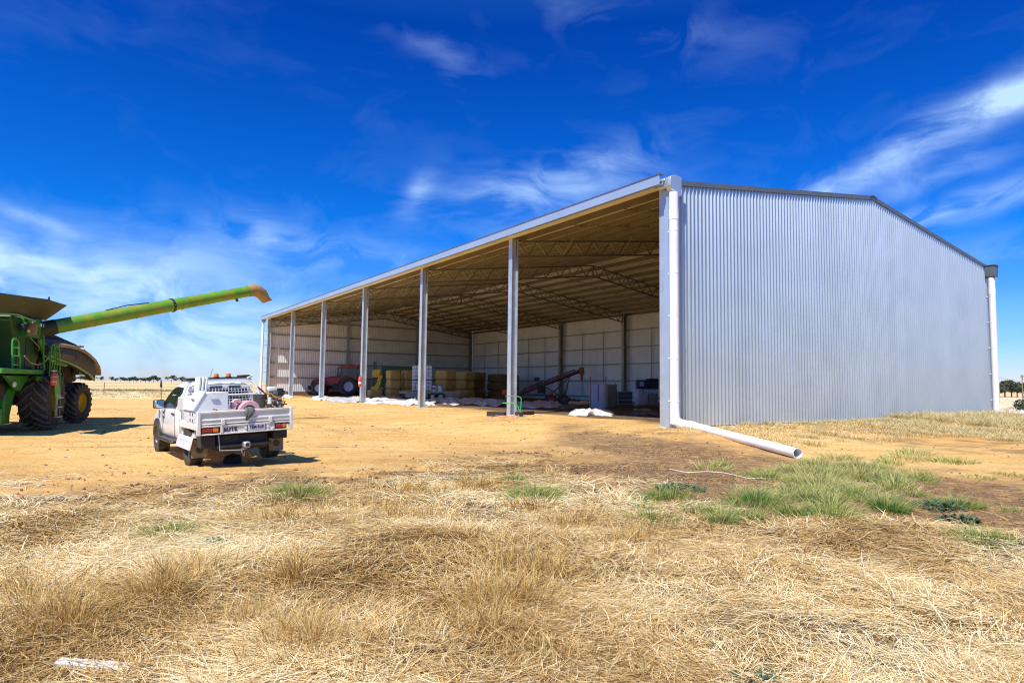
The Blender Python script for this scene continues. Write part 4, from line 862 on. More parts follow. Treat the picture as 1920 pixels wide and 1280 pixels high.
MB().box(.010, .370, Y0-.020, Y0-.0135, .706, .854).build('plate_surround', M['ink'], pl)
text('1EM·5UF', .088, 'plate_lettering', M['ink'], pl, (.19, Y0-.034, .783), (R(90), 0, 0), .002, .0012, .86)
text('bUTE', .105, 'lettering', M['ink'], ute, (-.315, Y0-.016, .765), (R(90), 0, 0), .003, .003, 1.05)
for x in (-.02, .42): MB().lathe([(-.02, .001), (-.02, .022), (0, .026)], 12, 'y').build('number_plate_lamp', M['cream'], ute).location = (x, Y0-.012, .775)
# canopy box on the left rear of the tray with slanted lid (drawn: rear face, sloping left side)
bx = MB(); poly = [(-.885, .90), (-.885, 1.15), (-.66, 1.50), (-.24, 1.50), (-.24, .90)]
bx.prism(poly, -.62, .28, 'y'); tbx = bx.build('toolbox', M['white'], ute, bevel=.008)
MB().add([(-.895, -.635, 1.14), (-.665, -.635, 1.51), (-.665, .29, 1.51), (-.895, .29, 1.14), (-.917, -.635, 1.155), (-.680, -.635, 1.533), (-.680, .29, 1.533), (-.917, .29, 1.155)], [(0, 1, 2, 3), (7, 6, 5, 4), (0, 4, 5, 1), (1, 5, 6, 2), (2, 6, 7, 3), (3, 7, 4, 0)]).build('lid', M['white'], tbx)
MB().tube([(-.64, -.66, 1.475), (-.62, -.668, 1.49), (-.52, -.668, 1.49), (-.50, -.66, 1.475)], .016, 8).build('handle', M['white'], tbx)
MB().at((-.80, -.2, 1.345), (0, R(-57), 0)).box(-.012, .012, -.10, .10, .02, .035).build('latch', M['rim'], tbx)
mk = MB()
for y, z in ((-.52, 1.07), (-.30, 1.07), (-.52, .95), (-.30, .95)): mk.box(-.895, -.886, y-.02, y+.02, z-.03, z+.03)
mk.build('hinge_plate', M['rim'], tbx)
# open locker under / beside the tray at left with a fold-down door
lk = MB().box(-.87, -.60, -.62, .62, .60, .64).box(-.87, -.60, .60, .62, .64, .87).box(-.62, -.60, -.60, .60, .64, .87).box(-.87, -.60, -.62, -.60, .64, .87).build('side_locker', M['cream'], ute)
MB().box(-.83, -.65, .10, .50, .64, .78).build('tool_case', M['wood'], lk, bevel=.01)
MB().box(-.85, -.64, -.5, .0, .64, .70).build('tool_tray', M['cream'], lk, bevel=.01)
MB().at((-.90, 0, .62), (0, R(14), 0)).box(-.30*0-.02, .0, -.66, .66, -.26, .0).box(-.03, -.02, -.60, .60, -.10, -.07).build('drop_door', M['white'], lk, bevel=.008)
MB().tube([(-.62, -.66, .66), (-.50, -.9, .38)], .010, 6).build('stay_rod', M['galv'], lk)
# underbody
MB().box(-.55, .45, -.95, -.35, .34, .66).build('underbody_tank', M['under_b'], ute, bevel=.03)
MB().box(.55, .84, -.98, -.50, .50, .70).build('rear_locker', M['under_b'], ute, bevel=.012); MB().box(-.84, -.58, -1.0, -.6, .42, .66).build('rear_locker', M['under_b'], ute, bevel=.012)
MB().cyl((-.6, 0, .39), (.6, 0, .39), .06, n=12).lathe([(-.2, .01), (-.15, .12), (0, .17), (.15, .12), (.2, .01)], 16).build('rear_axle', M['under_b'], ute)
MB().box(-.55, .50, -1.02, -.94, .40, .47).build('tow_bar', M['under_b'], ute, bevel=.008)
MB().tube([(-.52, -1.0, .66), (-.50, -1.02, .36), (-.1, -1.03, .335), (.0, -1.03, .36)], .012, 6).build('wiring_loom', M['galv'], ute)
th_ = MB().box(-.075, .045, -1.16, -1.0, .385, .50).build('tow_hitch', M['galv'], ute, bevel=.015)
MB().box(-.045, .015, -1.168, -1.155, .41, .475).build('hitch_badge', M['black'], th_)
for x in (-.09, .03): MB().tube([(x, -1.08, .38), (x-.02, -1.11, .30), (x+.02, -1.11, .22), (x+.04, -1.08, .30)], .016, 7).build('shackle', M['rust'], th_)
for s in (-1, 1):
    f = MB().box(s*.76-.15, s*.76+.15, -.52, -.50, .20, .56).build('mud_flap', mat('flap%d' % s, (.26, .20, .12), .8, 0, .15, 5), ute)
    MB().lathe([(-.008, .001), (-.008, .07), (0, .07)], 20, 'y').build('flap_emblem', M['black'], f).location = (s*.76, -.522, .36)
for x, y, s in ((-.77, 0, -1), (.77, 0, 1), (-.80, 3.22, -1), (.80, 3.22, 1)): wheel(ute, x, y, .395, .395, .27, .225, s)
from mathutils import Euler
UM = Matrix.Translation(ULOC) @ Euler((0, -R(2.6), URZ)).to_matrix().to_4x4() @ Matrix.Scale(.935, 4); ute.rotation_euler = (0, -R(2.6), URZ); ute.scale = (.935,)*3
def U(x, y, z): return tuple(UM @ Vector((x, y, z)))
# things carried on the tray
# pink lay-flat hose reel
hr = thing('hose_reel', 'faded pink flat hose coiled on a reel on the ute tray', 'hose reel', U(.16, -.35, .905), URZ)
def arcband(m_, cx, cz, r0, r1, a0, a1, y0, y1, n=18, sx=1):
    v = []
    for i in range(n+1):
        a = a0+(a1-a0)*i/n; c, s = math.cos(a), math.sin(a)
        v += [(cx+r0*c*sx, y0, cz+r0*s), (cx+r1*c*sx, y0, cz+r1*s), (cx+r1*c*sx, y1, cz+r1*s), (cx+r0*c*sx, y1, cz+r0*s)]
    m_.add(v, [(4*i+k, 4*i+(k+1) % 4, 4*i+4+(k+1) % 4, 4*i+4+k) for i in range(n) for k in range(4)]+[(3, 2, 1, 0), (4*n, 4*n+1, 4*n+2, 4*n+3)])
b = MB(); arcband(b, .05, .17, .12, .225, 0-.4, math.pi+.4, -.20, .10); b.build('hose_coil', M['pink'], hr, bevel=.02)
b = MB(); arcband(b, -.17, .31, .04, .12, .6, 3.9, -.10, .06); b.build('hose_fold', M['pink'], hr, bevel=.015)
MB().tube([(.25, -.1, .3), (.32, -.05, .36), (.38, .05, .30), (.36, .1, .1)], .05, 10).build('hose_end', M['pink'], hr)
MB().cyl((.02, -.2, .19), (.02, .2, .19), .10, n=20, r_in=.05).box(-.2, .3, -.2, .2, .0, .03).bar((-.2, -.15, .02), (.02, -.15, .2), .03, .03).bar((.25, -.15, .02), (.02, -.15, .2), .03, .03).build('reel_frame', M['black'], hr)
MB().at((-.28, -.1, .13), (0, .5, 0)).box(-.04, .2, -.05, .05, -.012, .012).build('strap', M['rust'], hr)
dk = MB(); r9 = random.Random(9)
for i in range(14): dk.at((r9.uniform(-.34, .36), r9.uniform(-.05, .35), r9.uniform(.03, .16)), (r9.random()*3, r9.random()*3, r9.random()*3)).box(-.06, .06, -.03, .03, -.02, .02).cyl((0, 0, -.05), (0, 0, .05), .03, n=8)
dk.at().build('reel_fittings', M['under_b'], hr)
# black dangling cloth over the tailgate
v = []; 
for i in range(7):
    for j in range(6):
        x = -.09+.18*i/6*(1 if j < 3 else 1-.28*(j-2)); z = [0.265, .262, .20, .13, .07, .03][j]; y = [.12, -.02, -.055, -.062, -.058, -.06][j]
        v.append((x, y+.008*math.sin(i*2.1+j), z+(.01*math.cos(i*1.7))))
cl_ = MB().add(v, [(6*i+j, 6*i+j+1, 6*i+6+j+1, 6*i+6+j) for i in range(6) for j in range(5)]); o = cl_.build('rag', mat('grey_rag', (.14, .14, .135), .8, 0, .2, 8)); o.location = U(.06, Y0, .90); o.rotation_euler = (0, -R(2.3), URZ)
md = o.modifiers.new('t', 'SOLIDIFY'); md.thickness = .008; col(o, 'dark grey rag hanging over the ute tailgate', 'rag')
# engine pump (greasy, cluttered)
ep = thing('fire_pump', 'dirty petrol engine pump standing at the right rear of the ute tray', 'pump', U(.70, -.45, .905), URZ)
MB().cyl((-.24, .04, 0), (-.24, .04, .50), .13, .14, 20).lathe([(.5, .14), (.52, .10), (.53, .001)], 20, 'z').build('pump_tank', mat('dirty_drum', (.05, .045, .035), .7, 0, .35, 8, (.24, .18, .10), .6), ep).location = (0, 0, 0)
en = MB().box(-.05, .17, -.12, .12, .30, .46).box(-.02, .15, -.10, .10, .46, .58).cyl((.02, -.14, .38), (.02, .14, .38), .10, n=16).build('engine_block', M['steel'], ep, bevel=.015)
MB().box(.06, .22, -.10, .10, .44, .62).build('fuel_tank', M['black'], en, bevel=.03, seg=2); MB().box(-.10, .08, -.11, .09, .56, .66).build('air_cleaner', M['cream'], en, bevel=.03, seg=2)
MB().cyl((-.08, -.12, .30), (-.08, -.12, .44), .05, n=14).cyl((.1, -.16, .28), (.1, -.1, .28), .07, n=14).build('carburettor', M['cream'], en)
MB().cyl((-.02, .18, .14), (-.02, -.14, .14), .11, n=18).cyl((.14, .1, .14), (.14, -.13, .14), .08, n=18).build('pump_housing', M['rust'], ep)
MB().tube([(-.14, -.18, .0), (-.10, -.20, .12), (.0, -.2, .2), (.10, -.16, .24)], .016, 8).tube([(.20, -.12, .22), (.27, -.14, .16), (.25, -.14, .04), (.17, -.14, .02)], .014, 8).tube([(-.2, -.1, .55), (-.06, -.14, .5), (.02, -.14, .42)], .012, 6).build('yellow_hose', M['yellow'], ep)
fm_ = MB()
for a, b in (((-.18, -.2, .02), (.26, -.2, .02)), ((-.18, .18, .02), (.26, .18, .02)), ((-.16, -.2, .02), (.0, -.16, .28)), ((.24, -.2, .02), (.12, -.16, .28)), ((-.18, -.17, .28), (.26, -.17, .28)), ((-.18, .17, .28), (.26, .17, .28)), ((.24, .18, .02), (.24, .17, .28))): fm_.tube([a, b], .013, 6)
fm_.build('pump_frame', M['rim'], ep)
MB().bar((-.30, .0, .66), (-.14, .02, .52), .03, .025).bar((-.26, .06, .62), (-.12, .06, .50), .02, .02).build('red_handle', mat('maroon', (.32, .03, .09), .5), ep)
jj = MB(); r8 = random.Random(3)
for i in range(16): jj.at((r8.uniform(-.16, .26), r8.uniform(-.19, .0), r8.uniform(.08, .56)), (r8.random()*3, r8.random()*3, r8.random()*3)).cyl((0, 0, -.04), (0, 0, .04), r8.uniform(.02, .045), n=8)
jj.at().build('pump_fittings', M['rust'], ep)
jj = MB()
for i in range(6): a_ = r8.uniform(-.15, .1); jj.tube([(a_, -.2, r8.uniform(.1, .3)), (a_+.1, -.25, r8.uniform(.05, .5)), (a_+.2, -.18, r8.uniform(.2, .55))], .010, 5)
jj.build('rubber_hose', M['black'], ep)
o = MB(); o.lathe([(0, .001), (0, .055), (.02, .07), (.12, .07), (.16, .035), (.20, .03), (.20, .001)], 16, 'z'); o = o.build('plastic_sprayer', M['tarp'], None); o.location = U(-.52, -.85, .905); col(o, 'small white plastic sprayer bottle on the ute tray before the toolbox', 'bottle')
MB().tube([(0, 0, .19), (.0, -.02, .24), (-.07, -.02, .25)], .014, 6).tube([(0, 0, .2), (.12, 0, .17), (.16, 0, .05)], .008, 5).build('trigger', M['rust'], o)
o = MB().at((0, 0, .05), (0, 0, .3)).box(-.12, .12, -.05, .05, -.05, .05).cyl((-.1, 0, .03), (.1, 0, .09), .03, n=10).build('red_hose_nozzle', M['bred'], None, bevel=.02, seg=2); o.location = U(-.16, -.86, .93); o.rotation_euler = (0, 0, URZ); col(o, 'red nozzle lying on the tray between toolbox and pink hose', 'nozzle')

hr.rotation_euler = (0, -R(2.0), URZ); ep.rotation_euler = (0, -R(2.0), URZ); hr.scale = (.935,)*3; ep.scale = (.95,)*3
# ================================================================ COMBINE   local: y forward (towards camera-left), x driver's right
CO = Vector((-16.7, 20.36, 0)); CO.z = gzf(CO.x, CO.y); CRZ = math.atan2(-.315, -.95)
cb = thing('combine_harvester', 'dusty green combine harvester with unloading auger swung out over the yard', 'combine harvester', tuple(CO), CRZ)
def CL_(x, y, z): c, s = math.cos(CRZ), math.sin(CRZ); return Vector((CO.x+c*x-s*y, CO.y+s*x+c*y, CO.z+z))
cinv = (Matrix.Translation(CO) @ Matrix.Rotation(CRZ, 4, 'Z')).inverted()
# wheels (driver's left = -x)
wheel(cb, -1.60, 0, .98, .98, .80, .42, -1, 'ag', M['yellow'], n=56, nl=19, tread=.065)
wheel(cb, 1.60, 0, .98, .98, .80, .42, 1, 'ag', M['yellow'], n=56, nl=19, tread=.065)
wheel(cb, -1.50, -3.65, .76, .76, .60, .36, -1, 'ag', M['yellow'], n=48, nl=19, tread=.05, steer=R(-8))
wheel(cb, 1.50, -3.65, .76, .76, .60, .36, 1, 'ag', M['yellow'], n=48, nl=19, tread=.05, steer=R(-8))
MB().cyl((-1.5, 0, .95), (1.5, 0, .95), .18, n=14).box(-1.1, 1.1, -.25, .25, .8, 1.15).cyl((-1.4, -3.65, .76), (1.4, -3.65, .76), .10, n=12).build('axle', M['under_b'], cb)
# main body
MB().prism([(1.5, 1.2), (1.5, 2.9), (-.2, 3.4), (-4.8, 3.0), (-4.9, 1.55), (-3.2, 1.35), (-2.4, 1.0), (.6, 1.0)], -1.12, 1.12).build('separator_body', M['under_b'], cb, bevel=.03)
MB().prism([(3.3, .45), (3.3, 1.5), (1.2, 1.6), (1.0, .8), (1.6, .3), (3.0, .3)], -.8, .8).build('feeder_house', M['dgreen'], cb, bevel=.03)
MB().prism([(1.7, .30), (2.0, .30), (2.05, 1.15), (1.6, 1.5), (1.1, 1.55), (1.35, 1.2)], -1.32, -1.20).box(-1.3, -.9, 1.55, 2.1, .28, .75).build('front_bracket', M['green'], cb, bevel=.01)
# grain tank: lower green sides + flared extensions
MB().prism([(1.9, 1.9), (1.9, 2.9), (2.2, 3.45), (-.3, 3.55), (-.5, 2.85), (.2, 1.9)], -1.38, 1.38).build('tank_side', M['dgreen'], cb, bevel=.02)
fl_ = MB()
b0 = [(-1.42, 3.6), (-1.42, -.35), (1.42, -.35), (1.42, 3.6)]; t0 = [(-1.95, 4.3), (-1.95, -.62), (1.95, -.62), (1.95, 4.3)]
zb = [3.45, 3.57, 3.57, 3.45]; zt = [3.86, 4.18, 4.18, 3.86]
def quadpanel(a, b, c, d, th=.03):
    A, B_, C_, D_ = map(Vector, (a, b, c, d)); n = (B_-A).cross(D_-A).normalized()*th
    return MB().add([tuple(p) for p in (A, B_, C_, D_)]+[tuple(p+n) for p in (A, B_, C_, D_)], [(0, 1, 2, 3), (7, 6, 5, 4), (0, 4, 5, 1), (1, 5, 6, 2), (2, 6, 7, 3), (3, 7, 4, 0)])
sp_ = quadpanel((-1.42, 3.6, 3.45), (-1.42, .55, 3.53), (-1.93, 1.15, 4.10), (-1.95, 4.5, 3.85)).build('tank_extension', M['flapm'], cb, label='side flap of the grain tank')
quadpanel((-1.42, .55, 3.53), (-1.42, -.35, 3.57), (-1.93, -.60, 4.12), (-1.93, 1.15, 4.10)).build('tank_extension', M['olive'], cb, label='dustier corner flap of the grain tank')
quadpanel((-1.42, -.35, 3.57), (1.42, -.35, 3.57), (1.93, -.60, 4.12), (-1.93, -.60, 4.12)).build('tank_extension', M['flapm'], cb)
quadpanel((1.42, -.35, 3.57), (1.42, 3.6, 3.45), (1.95, 4.5, 3.85), (1.93, -.60, 4.12)).build('tank_extension', M['flapm'], cb)
wq = [(-1.42-.51*.33, 2.42, 3.47+.33*.55), (-1.42-.51*.33, 1.72, 3.49+.33*.58), (-1.42-.51*.72, 1.86, 3.49+.72*.59), (-1.42-.51*.72, 2.62, 3.47+.72*.50)]
quadpanel(*[(x-.035, y, z) for x, y, z in wq], th=.02).build('tank_window', mat('pale_window', (.30, .42, .36), .3), sp_, bevel=.01)
MB().cyl((-1.93, 1.0, 4.08), (-1.93, 1.0, 4.20), .04, .015, 8).build('sensor', M['black'], sp_)
# box by the auger elbow, beacon, mirrors, lamps
MB().box(-1.58, -1.10, .40, 1.42, 2.90, 3.48).build('elbow_housing', M['green'], cb, bevel=.015)
MB().box(-1.60, -1.12, .10, .399, 2.88, 3.46).build('elbow_cover', M['olive'], cb, bevel=.015)
for y in (1.20, .48, .25): MB().box(-1.608, -1.58, y-.05, y+.05, 3.28, 3.38).build('warning_sticker', M['tarp'], cb)
b = MB().tube([(-1.35, 3.4, 3.42), (-1.55, 2.2, 3.50), (-1.6, 1.0, 3.40)], .035, 8).build('hand_rail', M['green'], cb)
be = MB().cyl((-1.4, 2.0, 3.46), (-1.4, 2.0, 3.52), .07, n=14).build('beacon', M['black'], cb); o = MB().lathe([(0, .11), (.08, .11), (.16, .09), (.20, .04), (.21, .001)], 18, 'z').build('beacon_lens', M['amber'], be); o.location = (-1.4, 2.0, 3.52)
mr = MB().box(-1.82, -1.55, 1.42, 1.50, 2.95, 3.30).build('mirror', M['dtan'], cb, bevel=.05, seg=3); MB().box(-1.66, -1.42, 1.6, 1.70, 3.08, 3.26).build('mirror_back', M['black'], mr, bevel=.02)
MB().tube([(-1.68, 1.46, 3.28), (-1.55, 1.8, 3.36), (-1.2, 2.4, 3.3)], .02, 6).build('mirror_arm', M['dgreen'], mr)
# cab (partly outside the picture)
MB().prism([(1.95, 1.85), (3.55, 1.85), (3.75, 2.5), (3.5, 3.25), (2.0, 3.32)], -.85, .85).build('cab_glass', M['glass'], cb, bevel=.06, seg=2)
cbm = MB().box(-.98, .98, 1.85, 3.7, 3.30, 3.50).box(-.9, -.80, 1.9, 2.0, 1.85, 3.3).box(.8, .9, 1.9, 2.0, 1.85, 3.3).build('cab_roof', M['green'], cb, bevel=.03)
# platform, ladders, rails
MB().box(-1.78, -.9, .55, 3.6, 1.76, 1.90).build('platform', M['bgreen'], cb, bevel=.01)
MB().box(-1.80, -1.70, .30, .95, 1.56, 1.70).prism([(2.6, 1.7), (.9, 1.7), (1.5, 1.25), (1.7, 1.25)], -1.5, -1.42).build('platform_support', M['green'], cb)
ld_ = MB().tube([(-1.66, 2.62, 1.90), (-1.58, 2.50, 2.70), (-1.57, 2.40, 2.76), (-1.57, 2.25, 2.78), (-1.57, 2.12, 2.74), (-1.58, 2.06, 2.66), (-1.66, 2.06, 1.90)], .028, 8)
for z in (2.02, 2.28, 2.52): ld_.tube([(-1.65+.08*(z-1.9), 2.60-.12*(z-1.9), z), (-1.65+.08*(z-1.9), 2.06, z)], .02, 6)
ld_.build('tank_ladder', M['bgreen'], cb)
lb = MB(); lx = -2.03
for y in (.20, -.22): lb.tube([(lx, y, .45), (lx, y+.02, 1.0)], .022, 8)
lb.box(lx-.03, lx+.03, -.24, .24, 1.02, 1.05)
lb.prism([(.26, .98), (-.24, .98), (-.20, 1.10), (.0, 1.50), (.10, 1.75), (.45, 1.75), (.38, 1.3)], lx-.02, lx+.02)
lo = lb.build('access_ladder', M['bgreen'], cb)
for z in (.40, .72, 1.02): MB().box(lx-.10, lx+.12, -.24, .24, z-.015, z+.015).build('step', M['galv'], lo, bevel=.004)
MB().box(lx-.015, lx+.015, .02, .22, .42, 1.0).build('step_panel', M['steel'], lo)
hr_ = MB(); hr_.tube([(-1.95, .62, 1.70), (-1.95, .60, 2.62), (-1.95, .52, 2.72), (-1.95, .38, 2.72), (-1.95, .30, 2.6), (-1.96, .18, 1.4)], .024, 8)
hr_.tube([(-2.0, .12, 1.75), (-1.95, .16, 2.70), (-1.95, .0, 2.66), (-1.95, -.14, 2.55), (-2.0, -.24, 1.40), (-2.0, -.26, 1.15)], .024, 8); hr_.tube([(-1.9, .92, 1.90), (-1.8, .80, 2.5), (-1.74, .66, 3.0)], .028, 8)
hr_.tube([(-1.97, .6, 2.2), (-1.97, .2, 2.2)], .015, 6).build('hand_rail', M['bgreen'], cb)
MB().tube([(-1.62, 1.7, 2.30), (-1.7, 1.4, 2.10), (-1.75, 1.0, 2.05), (-1.85, .75, 2.15), (-1.92, .6, 2.35)], .014, 6).tube([(-1.92, .55, 2.4), (-1.95, .4, 2.1), (-1.95, .45, 1.95)], .012, 6).tube([(-1.5, 1.0, 2.9), (-1.7, .8, 2.6), (-1.6, .6, 2.5)], .012, 6).build('cable', M['twine'], cb)
fx = MB().cyl((-2.02, .62, 1.36), (-2.02, .62, 1.70), .095, n=18).lathe([(1.70, .095), (1.76, .06), (1.78, .03), (1.80, .001)], 18, 'z'); fx2 = fx
fx = MB().lathe([(0, .001), (0, .08), (.02, .095), (.34, .095), (.40, .06), (.42, .03), (.46, .025), (.46, .001)], 20, 'z').build('fire_extinguisher', M['orange']); fx.location = CL_(-2.08, .66, 1.42)
MB().box(-.02, .02, -.10, .10, .45, .48).cyl((0, 0, .42), (0, .0, .47), .03, n=8).build('handle', M['jug'], fx); MB().cyl((0, 0, .10), (0, 0, .13), .099, n=20).build('band', M['galv'], fx); MB().cyl((0, 0, .26), (0, 0, .28), .099, n=20).build('band', M['galv'], fx); col(fx, 'orange red fire extinguisher strapped to the combine ladder rail', 'fire extinguisher')
# light diagonal beam and cluttered machinery behind ladder
MB().prism([(.42, 2.95), (.22, 2.95), (-1.0, 2.30), (-2.3, 2.18), (-2.3, 2.08), (-1.0, 2.12), (-.1, 2.35), (.42, 2.75)], -1.58, -1.50).build('side_beam', M['lime'], cb, bevel=.01)
mc = MB(); rr = random.Random(4)
for i in range(26):
    y = rr.uniform(-3.0, .6); z = rr.uniform(1.25, 2.35-.0*y); mc.at((-1.16-rr.random()*.18, y, z), (rr.random()*6, rr.random()*.4, rr.random()*.4)); mc.cyl((-.06, 0, 0), (.06, 0, 0), .06+.14*rr.random(), n=12) if i % 2 else mc.box(-.05, .05, -.2, .2, -.04, .04)
mc.at().build('drive_machinery', mat('grimy_drives', (.06, .05, .03), .6, .3, .4, 6, (.25, .20, .10), .5), cb)
# rear hood: curved shields
def shell(prof_out, x0, x1, m_, name, bev=.01): return MB().prism(prof_out, x0, x1).build(name, m_, cb, bevel=bev)
hood = MB().loft([[(x*s, y, z) for x, z in ((-1.50, zl), (-1.56, zm), (-1.42, zt_), (0, zt_+.07), (1.42, zt_), (1.56, zm), (1.50, zl))] for s, y, zl, zm, zt_ in ((.94, .30, 2.55, 2.75, 2.93), (.97, -1.0, 2.42, 2.7, 2.98), (1, -2.4, 2.40, 2.65, 2.99), (1, -3.6, 2.38, 2.6, 2.92), (1, -4.6, 2.3, 2.5, 2.74))], closed=True).build('rear_hood', M['olive'], cb, ang=30)
sh = MB(); ys = [(.0, 2.40, 2.72), (-.8, 2.30, 2.72), (-1.8, 2.22, 2.74), (-2.8, 2.10, 2.72), (-3.7, 1.95, 2.62), (-4.5, 1.80, 2.46), (-5.10, 1.60, 2.30), (-5.16, 1.66, 2.27)]
rs = [[(-1.50, y, zl), (-1.66, y, zl+.02), (-1.74, y, (zl+zh)/2), (-1.66, y, zh), (-1.5, y, zh+.02)] for y, zl, zh in ys]
sh.loft(rs); sh.build('side_shield', M['olive'], cb, ang=30); 
MB().loft([[(-x, y, z) for x, y, z in r] for r in rs]).build('side_shield', M['olive'], cb, ang=30)
edge = [(-1.72, y, zh+.03) for y, zl, zh in ys[1:]]; MB().loft([[(x-.015, y, z-.05), (x-.015, y, z+.05), (x+.12, y, z+.10), (x+.12, y, z+.02)] for x, y, z in edge]).build('shield_edge', mat('dusty_ledge', (.36, .27, .12), .6, 0, .12, 2), cb)
lowe = [(-1.70, y, zl) for y, zl, zh in ys[:-1]]; MB().tube(lowe, .035, 8).build('shield_lip', M['lime'], cb)
MB().loft([[(x*s_, y, z) for x, z in ((-1.50, z0), (-1.5, z1), (1.5, z1), (1.5, z0))] for s_, y, z0, z1 in ((1.0, -4.4, 2.52, 2.80), (1, -5.2, 2.46, 2.66), (1.02, -5.9, 2.30, 2.46), (1.02, -6.5, 2.02, 2.20), (1.0, -6.8, 1.80, 1.92))]).build('tail_hood', mat('dusty_tail', (.30, .22, .10), .6, 0, .15, 2, (.16, .13, .06), .5), cb, bevel=.02)
for y in (-4.0, -4.3): MB().box(-1.48, -1.0, y-.08, y+.08, 2.86-.0*y, 2.93).build('hood_step', M['dtan'], cb, bevel=.01)
MB().tube([(-1.45, -3.3, 1.72), (-1.45, -5.6, 1.60), (-1.45, -6.1, 1.66), (-1.45, -6.1, 2.1)], .022, 8).build('rear_rail', M['dgreen'], cb)
MB().box(-1.2, 1.2, -5.0, -4.3, 1.8, 2.4).build('straw_chopper', M['under_b'], cb, bevel=.04)
MB().box(-1.3, -.9, -.6, .1, 3.06, 3.22).cyl((-1.1, -.5, 3.0), (-1.1, -1.1, 3.05), .08, n=10).build('elbow_pivot', M['black'], cb, bevel=.02)
MB().lathe([(0, .001), (0, .07), (.04, .09), (.05, .001)], 16, 'x').build('work_lamp', M['jug'], cb).location = (-1.62, 2.2, 1.45)
sm = MB()
for y in (-1.0, -2.6, -3.9): sm.tube([(-1.745, y, 2.32), (-1.76, y, 2.5), (-1.70, y, 2.66)], .008, 4)
for y in (1.6, .95): sm.tube([(-1.385, y, 1.95), (-1.385, y, 2.86)], .010, 4)
sm.tube([(-1.385, .3, 2.4), (-1.385, 1.85, 2.4)], .010, 4).build('panel_seams', M['black'], cb)
for i in range(5): MB().tube([(-1.45, -.4-.25*i, 2.7), (-1.50, -.6-.25*i, 2.3), (-1.42, -.8-.3*i, 1.9), (-1.3, -.9-.3*i, 1.5)], .022, 6).build('hydraulic_hose', M['black'], cb)
for y, z in ((.1, 1.9), (-.5, 2.0), (-1.3, 1.8), (-2.2, 1.7)): MB().cyl((-1.32, y, z), (-1.24, y, z), .22, n=20).cyl((-1.34, y, z), (-1.30, y, z), .06, n=12).build('drive_pulley', M['rim'], cb)
MB().tube([(-1.33, .1, 2.12), (-1.33, -1.3, 2.02), (-1.33, -1.3, 1.58), (-1.33, .1, 1.68), (-1.33, .1, 2.12)], .02, 5).build('drive_belt', M['black'], cb)
MB().box(-1.30, -1.15, 1.9, 2.6, 1.0, 1.5).box(-1.3, -1.2, .9, 1.4, 1.1, 1.5).build('battery_box', M['black'], cb, bevel=.02)
# auger: rigid tube pieces, in local space through the combine's inverse
A0 = cinv @ (CL_(-1.35, .15, 3.18)); A1 = cinv @ at(466, 546, 26.6); v = (A1-A0); n_ = v.normalized(); Lg = v.length
au = MB().cyl(A0-n_*.35, A0+n_*.55, .26, .25, 28).build('auger_elbow', M['flapm'], cb)
MB().cyl(A0+n_*.45, A0+n_*(Lg*.58), .235, .235, 32).cyl(A0+n_*(Lg*.58), A1, .222, .222, 32).build('unloading_auger', M['lime'], cb)
MB().cyl(A0+n_*(Lg*.575), A0+n_*(Lg*.585), .262, n=32).build('auger_clamp', M['black'], cb); MB().cyl(A0+n_*(Lg*.62), A0+n_*(Lg*.624), .238, n=32).build('auger_seam', M['lime'], cb); MB().cyl(A0+n_*(Lg*.9), A0+n_*(Lg*.904), .226, n=32).build('auger_seam', M['lime'], cb)
up_ = Vector((0, 0, 1))
cpl = MB()
for f in (.22, .40, .76):
    cpl.cyl(A0+n_*(Lg*f), A0+n_*(Lg*f+.02), .243 if f < .58 else .229, n=32)
cpl.build('auger_weld_band', M['lime'], cb)
bl = MB()
for i in range(12):
    a = 2*math.pi*i/12; sd_ = n_.cross(up_).normalized(); q_ = sd_.cross(n_).normalized(); c_ = A0+n_*(Lg*.58)+(sd_*math.cos(a)+q_*math.sin(a))*.25; bl.cyl(c_-n_*.035, c_+n_*.035, .014, n=6)
bl.build('clamp_bolts', M['galv'], cb)
MB().tube([A0+n_*2.1+up_*.25, A0+n_*2.8+up_*.30, A0+n_*3.6+up_*.25], .018, 6).build('auger_pipe', M['black'], cb)
MB().cyl(A0+n_*(Lg-.55)-up_*.2, A0+n_*(Lg-.50)-up_*.34, .05, n=10).build('auger_lamp', M['black'], cb)
# spout: bent hood ending in a slanted mouth
sd = n_.cross(up_).normalized(); rings = []
P = [A1-n_*.02, A1+n_*.22+up_*.01, A1+n_*.45-up_*.07, A1+n_*.66-up_*.24, A1+n_*.85-up_*.50, A1+n_*1.02-up_*.56]
W_ = [(.24, .24), (.25, .26), (.25, .26), (.24, .24), (.23, .19), (.22, .05)]
for i, (p, (a, b)) in enumerate(zip(P, W_)):
    t = (P[min(i+1, 5)]-P[max(i-1, 0)]).normalized(); q = sd.cross(t).normalized()
    if i == 5: q = Vector((0, 0, 1)).lerp(n_, .5).normalized()
    rings.append([tuple(p+sd*a*math.cos(2*math.pi*k/18)+q*b*math.sin(2*math.pi*k/18)) for k in range(18)])
MB().loft(rings).build('auger_spout', M['dtan'], cb, ang=50)
# ================================================================ THINGS IN AND AROUND THE SHED
def G(px, py, z=0.): # point on level z
    d = at(px, py, 10)-Vector((0, 0, CAMZ)); return Vector((0, 0, CAMZ))+d*((CAMZ-z)/-d.z)
